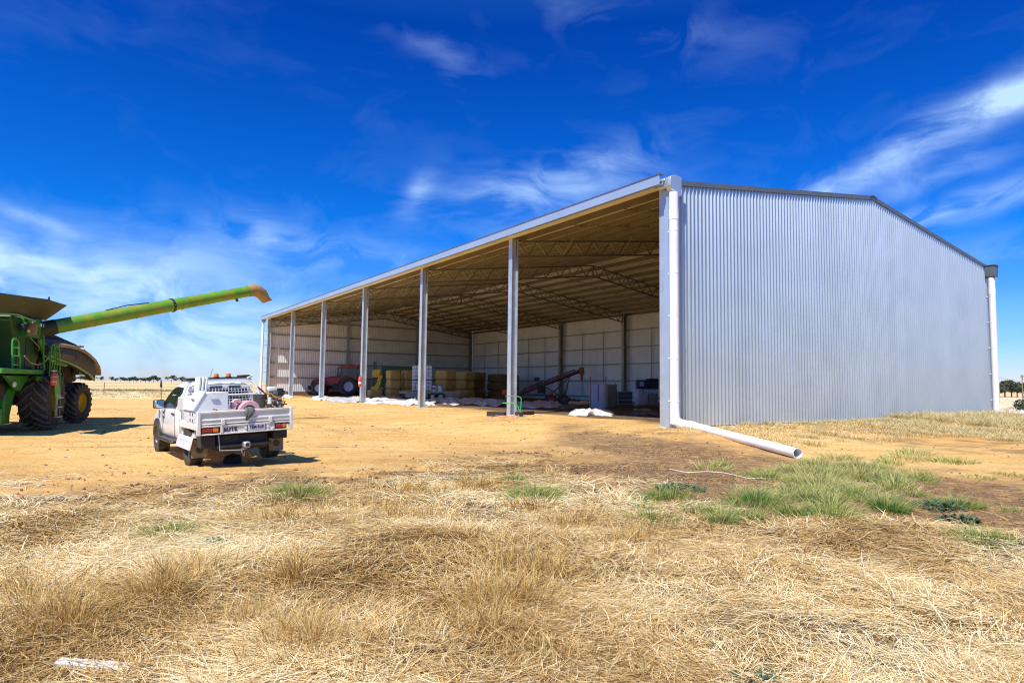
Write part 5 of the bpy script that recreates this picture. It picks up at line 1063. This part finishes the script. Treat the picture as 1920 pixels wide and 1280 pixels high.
# ---- red tractor; local: y forward, x right
tl_ = Vector((-18.3, 72.6, 0)); thd = Vector((-.985, -.17, 0)).normalized(); trz = math.atan2(-thd.x, thd.y)
tr_ = thing('tractor', 'dark red tractor with front and rear wheels parked inside the shed', 'tractor', tuple(tl_), trz); tr_.scale = (1.12, 1.12, 1.12)
wheel(tr_, -.95, 0, .93, .93, .55, .47, -1, 'ag', M['jug'], n=40, nl=20, tread=.045); wheel(tr_, .95, 0, .93, .93, .55, .47, 1, 'ag', M['jug'], n=40, nl=20, tread=.045)
wheel(tr_, -.90, 2.85, .72, .72, .45, .36, -1, 'ag', M['jug'], n=36, nl=18, tread=.04, steer=R(-18)); wheel(tr_, .90, 2.85, .72, .72, .45, .36, 1, 'ag', M['jug'], n=36, nl=18, tread=.04, steer=R(-18))
hood_ = MB().loft([[(-.40*s, y, zl), (-.44*s, y, (zl+zh)/2), (-.40*s, y, zh-.10), (-.25*s, y, zh), (.25*s, y, zh), (.40*s, y, zh-.10), (.44*s, y, (zl+zh)/2), (.40*s, y, zl)] for y, zl, zh, s in ((.9, 1.0, 1.98, 1.15), (1.8, 1.0, 1.90, 1.1), (2.8, 1.0, 1.74, 1), (3.4, 1.02, 1.60, .92), (3.62, 1.08, 1.42, .8))]).build('bonnet', M['red'], tr_, ang=35)
MB().prism([(3.45, .95), (3.66, 1.0), (3.68, 1.25), (3.5, 1.52), (3.4, 1.5)], -.40, .40).build('front_grille', M['black'], hood_, bevel=.02)
for s in (-1, 1): MB().box(s*.28-.10, s*.28+.10, 3.62, 3.70, 1.26, 1.38).build('headlight', M['cream'], tr_, bevel=.02)
MB().box(-.30, .30, -.4, 3.5, .62, 1.05).box(-.45, .45, 3.5, 3.95, .55, .95).cyl((-.8, 2.85, .7), (.8, 2.85, .7), .09, n=12).cyl((-.9, 0, .95), (.9, 0, .95), .16, n=14).box(-.75, -.35, .6, 1.6, .6, 1.15).build('chassis', M['under_b'], tr_, bevel=.02)
cabg = MB().prism([(-.75, 1.5), (-.85, 2.1), (-.72, 2.72), (.72, 2.72), (.95, 2.1), (.88, 1.3), (.5, 1.2), (-.3, 1.2)], -.74, .74).build('cab_glass', mat('tractor_glass', (.05, .09, .08), .1, 0, .1, 2, spec=.7), tr_)
cf = MB()
for s in (-1, 1):
    for y0_, z0_, y1_, z1_ in ((-.75, 1.5, -.72, 2.74), (.90, 1.3, .72, 2.74), (.15, 1.2, .10, 2.74), (-.3, 1.2, .88, 1.25)): cf.bar((s*.75, y0_, z0_), (s*.75, y1_, z1_), .06, .06)
cf.build('cab_frame', M['black'], tr_)
MB().prism([(-.95, 2.74), (-.95, 2.86), (-.6, 2.98), (.7, 2.98), (1.0, 2.86), (1.0, 2.74)], -.86, .86).build('cab_roof', M['red'], tr_, bevel=.05, seg=2)
MB().cyl((-.6, -.7, 2.98), (-.6, -.7, 3.12), .06, n=10).build('beacon', M['amber'], tr_)
for s in (-1, 1):
    b = MB(); arcband(b, 0, .98, 1.02, 1.10, .15, 2.7, 0, 0); v = [(0, 0, 0)]
    m_ = MB(); n = 14; vv = []
    for i in range(n+1):
        a = .1+2.5*i/n; vv += [(s*.62, math.cos(a)*1.03, .98+math.sin(a)*1.03), (s*.62, math.cos(a)*1.10, .98+math.sin(a)*1.10), (s*1.22, math.cos(a)*1.10, .98+math.sin(a)*1.10), (s*1.22, math.cos(a)*1.03, .98+math.sin(a)*1.03)]
    m_.add(vv, [(4*i+k, 4*i+(k+1) % 4, 4*i+4+(k+1) % 4, 4*i+4+k) for i in range(n) for k in range(4)]).build('rear_fender', M['red'], tr_)
    m_ = MB(); vv = []
    for i in range(n+1):
        a = .4+1.9*i/n; vv += [(s*.68, 2.85+math.cos(a)*.76, .74+math.sin(a)*.76), (s*.68, 2.85+math.cos(a)*.80, .74+math.sin(a)*.80), (s*1.12, 2.85+math.cos(a)*.80, .74+math.sin(a)*.80), (s*1.12, 2.85+math.cos(a)*.76, .74+math.sin(a)*.76)]
    m_.add(vv, [(4*i+k, 4*i+(k+1) % 4, 4*i+4+(k+1) % 4, 4*i+4+k) for i in range(n) for k in range(4)]).build('front_fender', M['black'], tr_)
MB().cyl((.55, 1.2, 1.9), (.55, 1.2, 2.8), .05, n=10).build('exhaust', M['black'], tr_); MB().box(-.9, -.6, .95, 1.5, .5, 1.0).box(-.98, -.6, 1.0, 1.3, .40, .44).build('cab_steps', M['black'], tr_)

# ---- green field bin with yellow auger
gp0 = G(716, 744, 0); gd0 = at(716, 700, 68); bl = Vector((gd0.x, gd0.y, 0)); brz = R(8)
gb = thing('grain_bin', 'dark green mobile grain bin with yellow auger behind the hay bales', 'grain bin', tuple(bl), brz)
k6 = 68/1203.26
MB().prism([(0, 1.1), (.3, .75), (3.0, .75), (4.2, 1.4), (4.2, 3.15), (0, 3.3)], 0, 2.2, 'y').build('bin_body', M['dgreen'], gb, bevel=.03)
MB().box(-.03, 4.25, -.04, .0, 3.16, 3.26).box(-.03, .05, -.04, 0, 1.1, 3.2).box(4.17, 4.25, -.04, 0, 1.3, 3.2).box(1.3, 1.36, -.04, 0, .8, 3.2).build('bin_frame', M['dgreen'], gb)
text('TURNER', .36, 'lettering', mat('faded_yellow', (.22, .30, .02), .5), gb, (2.55, -.03, 2.78), (R(90), 0, 0), .003, .006, 1.2)
MB().prism([(-.95, 2.05), (-.95, 2.75), (-.55, 2.95), (-.10, 2.85), (-.10, 2.45), (-.25, 2.4), (-.25, 2.05)], -.4, .3, 'y').build('yellow_hood', M['yellow'], gb, bevel=.03)
MB().prism([(-1.05, .62), (-1.05, 1.05), (-.65, 1.15), (-.45, 1.6), (-.30, 2.30), (.15, 2.30), (.12, 1.95), (-.05, 1.9), (-.10, 1.3), (-.30, .70), (-.6, .55)], -.45, .1, 'y').build('yellow_auger', M['yellow'], gb, bevel=.04)
MB().box(-.85, -.4, -.2, .2, 1.1, 2.1).build('auger_frame', M['dgreen'], gb, bevel=.02); MB().box(-.9, -.6, -.1, .2, 2.8, 3.7).build('auger_mast', M['dgreen'], gb, bevel=.02); MB().box(.05, .5, -.2, .1, 2.4, 2.95).build('auger_bracket', M['dgreen'], gb, bevel=.02)
MB().box(-.3, 4.4, .2, 1.9, .55, .75).build('chassis', M['under_b'], gb)
for x in (.6, 3.0): wheel(gb, x, -.1, .5, .5, .35, .28, 1, 'car', M['yellow'], n=28).rotation_euler = (0, 0, R(-90))
MB().cyl((.55, -.35, .85), (.55, -.35, 1.5), .11, n=14).build('bin_marker', M['orange'], gb); MB().cyl((.55, -.35, 1.12), (.55, -.35, 1.2), .115, n=14).cyl((.55, -.35, 1.3), (.55, -.35, 1.38), .115, n=14).build('marker_band', M['tarp'], gb)

# ---- hay bales, one object each
def bale_mesh(sx, sy, sz, seed, name='hay_bale'):
    r = np.random.default_rng(seed); bm = bmesh.new(); bmesh.ops.create_cube(bm, size=1); bmesh.ops.subdivide_edges(bm, edges=bm.edges, cuts=7, use_grid_fill=True)
    ph = r.random(6)*6
    for v in bm.verts:
        x, y, z = v.co; p = Vector((x*sx, y*sy, z*sz)); k = 2.; e = (abs(2*x)**6+abs(2*y)**6+abs(2*z)**6)**(1/6.); q = p/max(e, 1)*1.0 if e > 1.02 else p
        q = p.lerp(q, .7); n = v.co.normalized(); b = .018*math.sin(y*22+ph[0])+.014*math.sin(z*17+ph[1]+x*6)+.012*math.sin(x*25+ph[2]); j = (r.random()-.5)*.035
        v.co = q+n*(b+j)
    me = bpy.data.meshes.new(name); bm.to_mesh(me); bm.free()
    for p in me.polygons: p.use_smooth = True
    return me
BM = [bale_mesh(1.2, 1.15, .90, s) for s in (1, 2, 3)]; BL = [bale_mesh(1.2, 2.3, .90, s) for s in (4, 5, 6)]
for m_ in BM+BL: m_.materials.append(M['hay'])
BLD = []
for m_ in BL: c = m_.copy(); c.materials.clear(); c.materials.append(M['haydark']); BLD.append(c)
def tw(kind, sy):
    m = MB()
    for x in (-.40, -.14, .14, .40):
        w2 = sy/2+.012; m.tube([(x, -w2, -.43), (x, -w2, .43), (x, -w2+.03, .455), (x, w2-.03, .455), (x, w2, .43)], .008, 4, cap=False)
    return m
tws = tw(0, 1.15).build('twine', M['twine']); twl = tw(0, 2.3).build('twine', M['twine']); TS, TL = tws.data, twl.data; bpy.data.objects.remove(tws); bpy.data.objects.remove(twl)
nb = 0
def stack(px, Y, n, where, long=False, dark=False, z0=.0, rz_=None):
    global nb
    q = at(px, 700, Y)
    for i in range(n):
        me = (BLD if dark else BL)[(nb) % 3] if long else BM[nb % 3]
        o = bpy.data.objects.new('hay_bale', me); C.objects.link(o); lv = {1: ['single'], 2: ['bottom', 'top'], 3: ['bottom', 'middle', 'top']}[n][i]
        o.location = (q.x+random.uniform(-.03, .03), q.y+random.uniform(-.04, .04), z0+.45+.91*i); o.rotation_euler = (random.uniform(-.008, .008), random.uniform(-.008, .008), (RZ if rz_ is None else rz_)+random.uniform(-.03, .03))
        col(o, ('%s bale of %s' % (lv, where)) if n > 1 else where, 'hay bale', 'square hay bales stacked in the shed')
        t = bpy.data.objects.new('twine', TL if long else TS); C.objects.link(t); t.parent = o; nb += 1
stack(737.5, 64.0, 3, 'the leftmost golden hay stack beside the green bin')
stack(766, 65.0, 3, 'the second golden hay stack, just left of the white jug pallet')
stack(704, 63.5, 1, 'lone low hay bale lying under the yellow auger', z0=-.12)
stack(793, 67.5, 3, 'the hay stack hidden behind the white jug pallet')
stack(836, 62.5, 3, 'the hay stack standing behind the two blue lidded drums', True)
stack(872, 66.5, 3, 'the dusky hay stack right of the one behind the drums', True)
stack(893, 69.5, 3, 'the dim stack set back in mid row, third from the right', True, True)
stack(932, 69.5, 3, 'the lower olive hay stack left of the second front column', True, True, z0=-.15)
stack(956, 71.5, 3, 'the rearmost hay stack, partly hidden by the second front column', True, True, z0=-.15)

# ---- tandem trailer with white jugs
tq = at(805, 735, 59.5); trl = thing('flat_trailer', 'low flat trailer with tandem wheels carrying white jugs and drums', 'trailer', (tq.x, tq.y, 0), R(12))
MB().box(-2.7, 2.7, -.85, .85, .62, .72).build('deck', M['wood'], trl, bevel=.01)
MB().box(-2.7, 2.7, -.88, -.84, .52, .74).box(-2.72, -2.66, -.85, .85, .52, .74).box(2.66, 2.72, -.85, .85, .52, .74).box(-2.2, -.2, -.80, -.76, .18, .52).box(1.5, 2.5, -.80, -.76, .25, .52).build('side_rail', M['dgal'], trl)
MB().bar((-2.7, 0, .5), (-3.6, 0, .45), .1, .1).build('drawbar', M['rust'], trl)
MB().prism([(-.25, .48), (0, .62), (1.15, .62), (1.4, .48), (1.3, .46), (1.1, .58), (.05, .58), (-.15, .46)], -.98, -.72, 'y').build('mudguard', M['rim'], trl)
for x in (.22, .95):
    for s in (-1, 1): wheel(trl, x, s*.85, .29, .29, .2, .19, 1, 'car', M['cream'], n=24).rotation_euler = (0, 0, R(-90) if s < 0 else R(90))
def TLc(x, y, z, rz_=0): a = R(12); return (tq.x+math.cos(a)*x-math.sin(a)*y, tq.y+math.sin(a)*x+math.cos(a)*y, z)
pj_ = thing('jug_pallet', 'tall pallet block of white plastic jugs strapped on the trailer behind a column', 'jug pallet', TLc(-.72, 0, .72), R(12))
jm = MB(); rows = 7
for r_ in range(rows):
    z = .12+.325*r_
    for i in range(6):
        for j in (-.46, .46):
            x = -.72+.29*i; jm.prism([(x-.13, z), (x+.13, z), (x+.13, z+.24), (x+.07, z+.30), (x-.07, z+.30), (x-.13, z+.24)], j-.2, j+.2, 'y')
jm.build('jug_layers', M['jug'], pj_, bevel=.012)['kind'] = 'stuff'
MB().box(-.90, .90, -.70, .70, 0, .03).box(-.90, .90, -.70, .70, .09, .12).box(-.9, -.75, -.7, .7, .03, .09).box(.75, .9, -.7, .7, .03, .09).build('pallet', M['wood'], pj_)
MB().bar((-.75, -.70, .1), (-.25, -.70, 2.25), .05, .012).box(-.90, .90, -.69, -.675, 1.02, 1.10).build('ratchet_strap', M['black'], pj_)
for i, x in enumerate((.42, .98)):
    d = MB().lathe([(0, .001), (0, .23), (.02, .25), (.52, .25), (.56, .235), (.58, .15), (.58, .001)], 20, 'z').build('plastic_drum', M['jug']); d.location = TLc(x, -.45, .72); d.scale = (1, 1, .95)
    MB().cyl((0, 0, .575), (0, 0, .635), .24, .22, 18).build('blue_lid', M['blue'], d); MB().box(-.16, .12, -.262, -.245, .22, .42).build('paper_label', M['rust'] if i == 0 else M['tarp'], d)
    col(d, 'white drum with blue lid, %s of the two on the trailer' % ('left' if i == 0 else 'right'), 'drum', 'blue lidded drums on the trailer')

# ---- tarps: crumpled sheets on the ground
def crumple(name, label, pts_px, hmax, m, seed, z0=.02, n=34, sh=2.2, grp='crumpled plastic sheets on the shed floor'):
    r = np.random.default_rng(seed); P = [G(px, py, 0) for px, py in pts_px]; cx = sum(p.x for p in P)/len(P); cy_ = sum(p.y for p in P)/len(P)
    A, B_, C_, D_ = [np.array([p.x-cx, p.y-cy_]) for p in P]     # quad: near-left, near-right, far-right, far-left
    ox = r.random()*50; vs_ = []
    for j in range(n+1):
        for i in range(n+1):
            u, v = i/n, j/n; e = math.sin(math.pi*u)**.4*math.sin(math.pi*v)**.45
            uu = u+.05*math.sin(v*9+ox)+.03*math.sin(v*23); vv = v+.10*math.sin(u*8+ox*2)*(1)+.05*math.sin(u*21+1)
            p = (A*(1-uu)+B_*uu)*(1-vv)+(D_*(1-uu)+C_*uu)*vv
            h = abs(float(fbm(ox+u*6*sh, v*2.2*sh, 1., 4))-.5)*2; h2 = float(fbm(ox+9+u*3, v*2, 1., 2)); rd = 1-abs(2*float(vn(ox+u*9*sh/2, v*3*sh/2, 1.))-1)
            vs_.append((p[0], p[1], z0+max(0, e*(hmax*(.15+h2*.9)*(.35+rd*.8)+h*.10))))
    f = [(j*(n+1)+i, j*(n+1)+i+1, (j+1)*(n+1)+i+1, (j+1)*(n+1)+i) for j in range(n) for i in range(n)]
    o = MB().add(vs_, f).build(name, m, None, ang=28); o.location = (cx, cy_, 0); md = o.modifiers.new('t', 'SOLIDIFY'); md.thickness = .012
    return col(o, label, 'tarp', grp)
crumple('white_tarp', 'bright white sheet crumpled on the sunlit sand between columns', [(1066, 779), (1150, 780.5), (1142, 771), (1078, 772)], .42, M['tarp'], 3, sh=1.6)
crumple('white_tarp', 'long white sheet bunched between the third and fourth front columns', [(690, 757), (775, 758), (792, 748), (688, 748)], .26, M['tarp'], 5)
crumple('white_tarp', 'white heap of sheeting just right of the tall third column foot', [(755, 759), (812, 759), (800, 748), (768, 748)], .38, M['tarp'], 6)
crumple('white_tarp', 'white sheet heap at the foot of the column by the tractor', [(655, 750), (690, 753), (694, 744), (660, 743.5)], .3, M['tarp'], 8)
crumple('white_tarp', 'small white sheet heap at far left behind the ute', [(526, 746), (550, 747), (550, 743), (528, 742.5)], .32, M['tarp'], 9)
crumple('white_tarp', 'pale sheet lying before the tractor front wheels', [(585, 750), (618, 751), (616, 744), (588, 744)], .2, M['tarp'], 10)
crumple('grey_tarp', 'dark grey sheet lying before the tractor rear wheel', [(612, 753), (684, 755), (682, 746), (612, 745)], .22, M['gtarp'], 11)
crumple('grey_tarp', 'grey sheet strip stretched along the floor before the dim bales', [(862, 758), (955, 762), (950, 751), (868, 748)], .42, M['gtarp'], 12)
crumple('grey_tarp', 'grey and black sheet heap before the trailer wheels', [(800, 757), (872, 759), (872, 747), (804, 747)], .40, M['gtarp'], 13)
crumple('grey_tarp', 'long grey sheet trailing right from the second front column', [(958, 763.5), (1062, 766), (1040, 755), (965, 754)], .40, M['gtarp'], 14)
crumple('grey_tarp', 'flat pale sheet under the red grain auger', [(1035, 757.5), (1104, 758.5), (1104, 752), (1040, 752)], .12, M['tarp'], 15)
crumple('dark_tarp', 'dark flat sheeting on the floor left of the bulk bag', [(1040, 765), (1095, 766), (1100, 759), (1050, 758)], .12, M['dtarp'], 16)
crumple('grey_tarp', 'bluish sheet with dark folds under the green bin', [(700, 748), (752, 748.5), (748, 742), (704, 742)], .35, M['gtarp'], 17)
crumple('black_tarp', 'black sheet lying flat in the shade near the shed corner', [(1182, 779), (1236, 779), (1236, 772.5), (1186, 772.5)], .12, M['dtarp'], 18)
q = G(1205, 773, 0); o = MB().at((0, 0, .12)).box(-.45, .45, -.12, .12, -.06, .06).box(-.40, .40, -.16, -.12, -.08, .0).build('timber_block', M['wood'], bevel=.02); o.location = (q.x, q.y, .03); o.rotation_euler = (0, 0, R(12)); col(o, 'yellowish timber block on the black sheet near the shed corner', 'timber block')

# ---- red grain auger on wheels (local x along the tube projection)
g0 = at(968, 740, 48.5); g1 = at(1091, 694, 47.5); g0.z = max(g0.z, .35); ga = thing('grain_auger', 'long rusty red grain auger leaning up on a wheeled frame', 'grain auger', (g0.x, g0.y, 0))
v1 = g1-Vector((g0.x, g0.y, 0)); v0 = Vector((0, 0, g0.z)); dv = (v1-v0)
MB().cyl(v0-dv*.06, v1, .14, n=18).cyl(v0+dv*.33, v0+dv*.36, .18, n=16).cyl(v0+dv*.62, v0+dv*.64, .17, n=16).build('auger_tube', M['rdk'], ga)
MB().box(v1.x-.2, v1.x+.16, v1.y-.2, v1.y+.2, v1.z-.28, v1.z+.22).prism([(v1.x-.12, v1.z-.28), (v1.x+.12, v1.z-.28), (v1.x+.05, v1.z-.78), (v1.x-.06, v1.z-.78)], v1.y-.12, v1.y+.12, 'y').build('discharge_head', M['rust'], ga, bevel=.02)
MB().tube([v0+dv*.1+Vector((0, 0, .24)), v0+dv*.9+Vector((0, 0, .24))], .05, 8).build('drive_shaft', M['rim'], ga)
fx_ = MB(); c1 = v0+dv*.82; c2 = v0+dv*.48
for s in (-.5, .5):
    fx_.tube([tuple(c1+Vector((0, 0, -.1))), (c1.x-.42, c1.y+s, .5)], .035, 6).tube([tuple(c1+Vector((0, 0, -.1))), (c2.x+.5, c2.y+s, .95)], .035, 6).tube([(c2.x-.4, c2.y+s*.5, c2.z-.1), (c1.x-.42, c1.y+s, .42)], .04, 6).tube([(c2.x-.4, c2.y+s, .35), (c1.x-.42, c1.y+s, .35)], .04, 6)
fx_.build('support_frame', M['rim'], ga)
for s in (-.75, .75):
    for x in (c2.x+.2, c1.x-.5): wheel(ga, x, c1.y+s, .38, .38, .2, .2, 1, 'car', M['bred'] if x < c1.x-1 else M['rust'], n=24).rotation_euler = (0, 0, R(-90) if s < 0 else R(90))
MB().box(c2.x-.75, c2.x-.15, c2.y-.3, c2.y+.2, c2.z-.75, c2.z-.2).build('engine', M['under_b'], ga, bevel=.03); MB().box(c2.x-1.0, c2.x-.6, c2.y-.2, c2.y+.2, c2.z+.14, c2.z+.42).build('gearbox', M['under_b'], ga, bevel=.02)
MB().box(c2.x+.1, c2.x+.42, c2.y-.55, c2.y-.45, .55, .95).build('red_guard', M['bred'], ga, bevel=.02)
mh = MB()
for i in range(8): mh.at((c2.x+.3+.28*i, c2.y-.4+random.uniform(-.1, .1), .55-.03*i), (random.random()*3, random.random()*3, 0)).box(-.12, .12, -.06, .06, -.05, .05)
mh.at().build('yellow_gear_parts', mat('greasy_parts', (.2, .15, .06), .6, .3, .4, 6), ga)
q = at(948, 736, 46); o = MB().lathe([(-.25, .001), (-.25, .16), (-.15, .22), (.15, .22), (.25, .16), (.25, .001)], 18, 'x').build('red_motor', M['bred'], None); o.location = (q.x, q.y, q.z+.02); MB().box(-.05, .05, -.05, .05, -q.z-.02, -.2).box(-.2, .2, -.2, .2, -q.z-.02, -q.z+.02).build('stand', M['rim'], o); col(o, 'red drum shaped motor on a stand beside the second front column', 'motor')

# ---- bulk bags
def bulkbag(px, py, Y, w_, d_, h_, m_, label, stakes, rzz):
    q = at(px, py, Y); t = thing('bulk_bag', label, 'bulk bag', (q.x, q.y, 0), rzz)
    r = np.random.default_rng(int(px)); n = 10; rings = []
    for j in range(12):
        z = h_*j/11; bl_ = 1+.045*math.sin(math.pi*j/11)-.02*(j == 0); ring = []
        for i in range(40):
            a = 2*math.pi*i/40; c, s = math.cos(a), math.sin(a); e = (abs(c)**7+abs(s)**7)**(-1/7.); wob = 1+.012*math.sin(a*9+j)+.01*(r.random()-.5)
            ring.append((c*e*w_/2*bl_*wob, s*e*d_/2*bl_*wob, z+.02*math.sin(i*1.3)*(j == 11)))
        rings.append(ring)
    MB().loft(rings).build('bag_body', m_, t, ang=40)
    for x in (-1, 1):
        MB().tube([(x*w_*.40, -d_*.48, h_*.72), (x*w_*.42, -d_*.50, h_+.06), (x*w_*.36, -d_*.30, h_+.10), (x*w_*.36, -d_*.2, h_)], .02, 6).build('lifting_loop', m_, t)
        if stakes: MB().box(x*w_*.5-.035, x*w_*.5+.035, -d_*.52, -d_*.46, 0, h_+.50).build('timber_stake', M['wood'], t)
    if stakes: MB().box(-.03, .03, -d_*.535, -d_*.52, h_*.28, h_*.98).build('dark_seam', mat('seam', (.14, .14, .18), .8), t)
    return t
bulkbag(1120.5, 750, 41.5, .98, .95, 1.52, M['bag'], 'upright white bulk bag held between two timber stakes', True, R(-4))
bulkbag(1146, 745, 43.2, .68, 1.0, 1.50, M['bbag'], 'brown woven bulk bag right behind the white one', False, R(-4))
# dark crate of jugs
q = at(1169, 745, 50); cr_ = thing('dark_crate', 'dark plastic crate with pale edges standing right of the brown bag', 'crate', (q.x, q.y, 0), R(5))
MB().box(-.55, .55, -.5, .5, .04, 1.02).build('crate_body', M['dtarp'], cr_, bevel=.03)
cm_ = MB()
for z in (.05, .36, .68, .98): cm_.box(-.58, .58, -.53, .53, z, z+.04)
for x in (-.58, .54): cm_.box(x, x+.04, -.54, -.50, .04, 1.02)
cm_.build('crate_frame', M['gtarp'], cr_)
# pallet of sacks with white sacks, a navy carton and a black carton on top
q = at(1212, 745, 46.5); pr_ = R(8)
def PL(x, y, z): return (q.x+math.cos(pr_)*x-math.sin(pr_)*y, q.y+math.sin(pr_)*x+math.cos(pr_)*y, z)
sp = thing('sack_pallet', 'pallet stacked with many flat tan paper sacks near the shed corner', 'sack pallet', PL(0, 0, 0), pr_)
MB().box(-.8, .8, -.5, .5, 0, .03).box(-.8, .8, -.5, .5, .09, .12).box(-.8, -.68, -.5, .5, .03, .09).box(.68, .8, -.5, .5, .03, .09).build('pallet', M['wood'], sp)
for s in (-1, 1):
    for i in range(9): x = s*.38+random.uniform(-.02, .02); z = .12+.088*i; MB().box(x-.36, x+.36, -.46, .46, z, z+.084).build('paper_sack', M['sack'] if s > 0 else M['bag'], sp, bevel=.03, seg=2)
for i, x in enumerate((-.55, -.05, .30)):
    wd_ = (.18, .22, .32)[i]; o = MB().box(-wd_, wd_, -.3, .3, 0, .30).build('white_sack', M['bag'], bevel=.06, seg=3); o.location = PL(x+(.15 if i == 2 else 0), 0, .92); o.rotation_euler = (0, 0, pr_); col(o, 'white filled sack on the sack pallet, %s of three' % ('leftmost', 'middle', 'rightmost')[i], 'sack', 'white sacks on the sack pallet')
o = MB().box(-.38, .38, -.3, .3, 0, .66).build('navy_carton', M['navy'], bevel=.01); o.location = PL(-.32, 0, 1.23); o.rotation_euler = (0, 0, pr_); MB().box(-.30, .02, -.308, -.30, .18, .55).build('pale_label', M['gtarp'], o); col(o, 'navy blue carton with pale label on top of the sack pallet', 'carton')
o = MB().box(-.36, .36, -.3, .3, 0, .74).box(-.40, .40, -.32, .32, .74, .76).build('black_crate', M['black'], bevel=.008); o.location = PL(.44, 0, 1.23); o.rotation_euler = (0, 0, pr_); MB().box(-.3, .3, -.306, -.30, .1, .14).box(-.3, .3, -.306, -.30, .4, .44).build('crate_rib', M['dtarp'], o); col(o, 'black crate beside the navy carton on top of the sack pallet', 'crate')
# ---- by the second front column: sleepers, green hand cart, pink twine
def G0(px, py): return G(px, py, 0)
a = G0(912, 779.5); b = G0(944, 781); v = b-a; o = MB().box(0, v.length, 0, .24, 0, .20).build('timber_sleeper', M['under_b'], bevel=.015); o.location = a; o.rotation_euler = (0, 0, math.atan2(v.y, v.x)); col(o, 'dark sleeper block on the sand left of the second column', 'sleeper')
a = G0(973, 779.5); b = G0(1002, 777); v = b-a; o = MB().box(0, v.length, 0, .22, 0, .17).build('timber_sleeper', M['under_b'], bevel=.015); o.location = a; o.rotation_euler = (0, 0, math.atan2(v.y, v.x)); col(o, 'dark sleeper block on the sand right of the second column', 'sleeper')
a = G0(960, 781); hc = thing('hand_trolley', 'green tubular hand trolley leaning against the second front column', 'trolley', (a.x, a.y, 0))
S = a.y/FPX
MB().tube([(-12*S, 0, 38*S), (8*S, .05, 38*S), (14*S, .05, 37*S), (17*S, .05, 34*S), (16*S, 0, 12*S), (19*S, -.05, 2*S)], .022, 8).tube([(-18*S, .1, 25*S), (-2*S, .05, 26*S), (6*S, .0, 25*S), (12*S, -.02, 16*S), (18*S, -.08, 3*S)], .022, 8).build('tube_frame', M['cart'], hc)
MB().box(16*S, 23*S, -.25, .05, 0, .03).build('toe_plate', M['cart'], hc); MB().cyl((17*S, -.12, .10), (17*S, -.05, .10), .10, n=16).build('trolley_wheel', M['black'], hc)
pts = []; m = MB()
for i in range(16):
    cx_ = random.choice([random.gauss(992, 10), random.gauss(945, 12), random.gauss(975, 8)]); p = G0(cx_, 781+random.gauss(0, 1.6)); pp_ = []
    aa = random.random()*6
    for j in range(7): aa += random.gauss(0, .9); p = p+Vector((math.cos(aa)*.09, math.sin(aa)*.12, 0)); pp_.append((p.x, p.y, .03+.05*random.random()))
    m.tube(pp_, .014, 5)
o = m.build('pink_twine', M['pink']); col(o, 'tangle of faded pink baling twine round the second column foot', 'twine', kind='stuff')
# fire extinguisher on the third column from the left
e_ = W(BAY*3-.22, -.34, 0); o = MB().lathe([(0, .001), (0, .10), (.02, .115), (.62, .115), (.70, .07), (.74, .03), (.80, .03), (.80, .001)], 18, 'z').build('fire_extinguisher', M['bred']); o.location = (e_.x, e_.y, 1.15); MB().box(-.03, .03, -.1, .1, .78, .82).build('handle', M['black'], o); MB().cyl((0, 0, .2), (0, 0, .34), .118, n=18).build('white_band', M['tarp'], o); col(o, 'red fire extinguisher with white band hung on a front column', 'fire extinguisher')
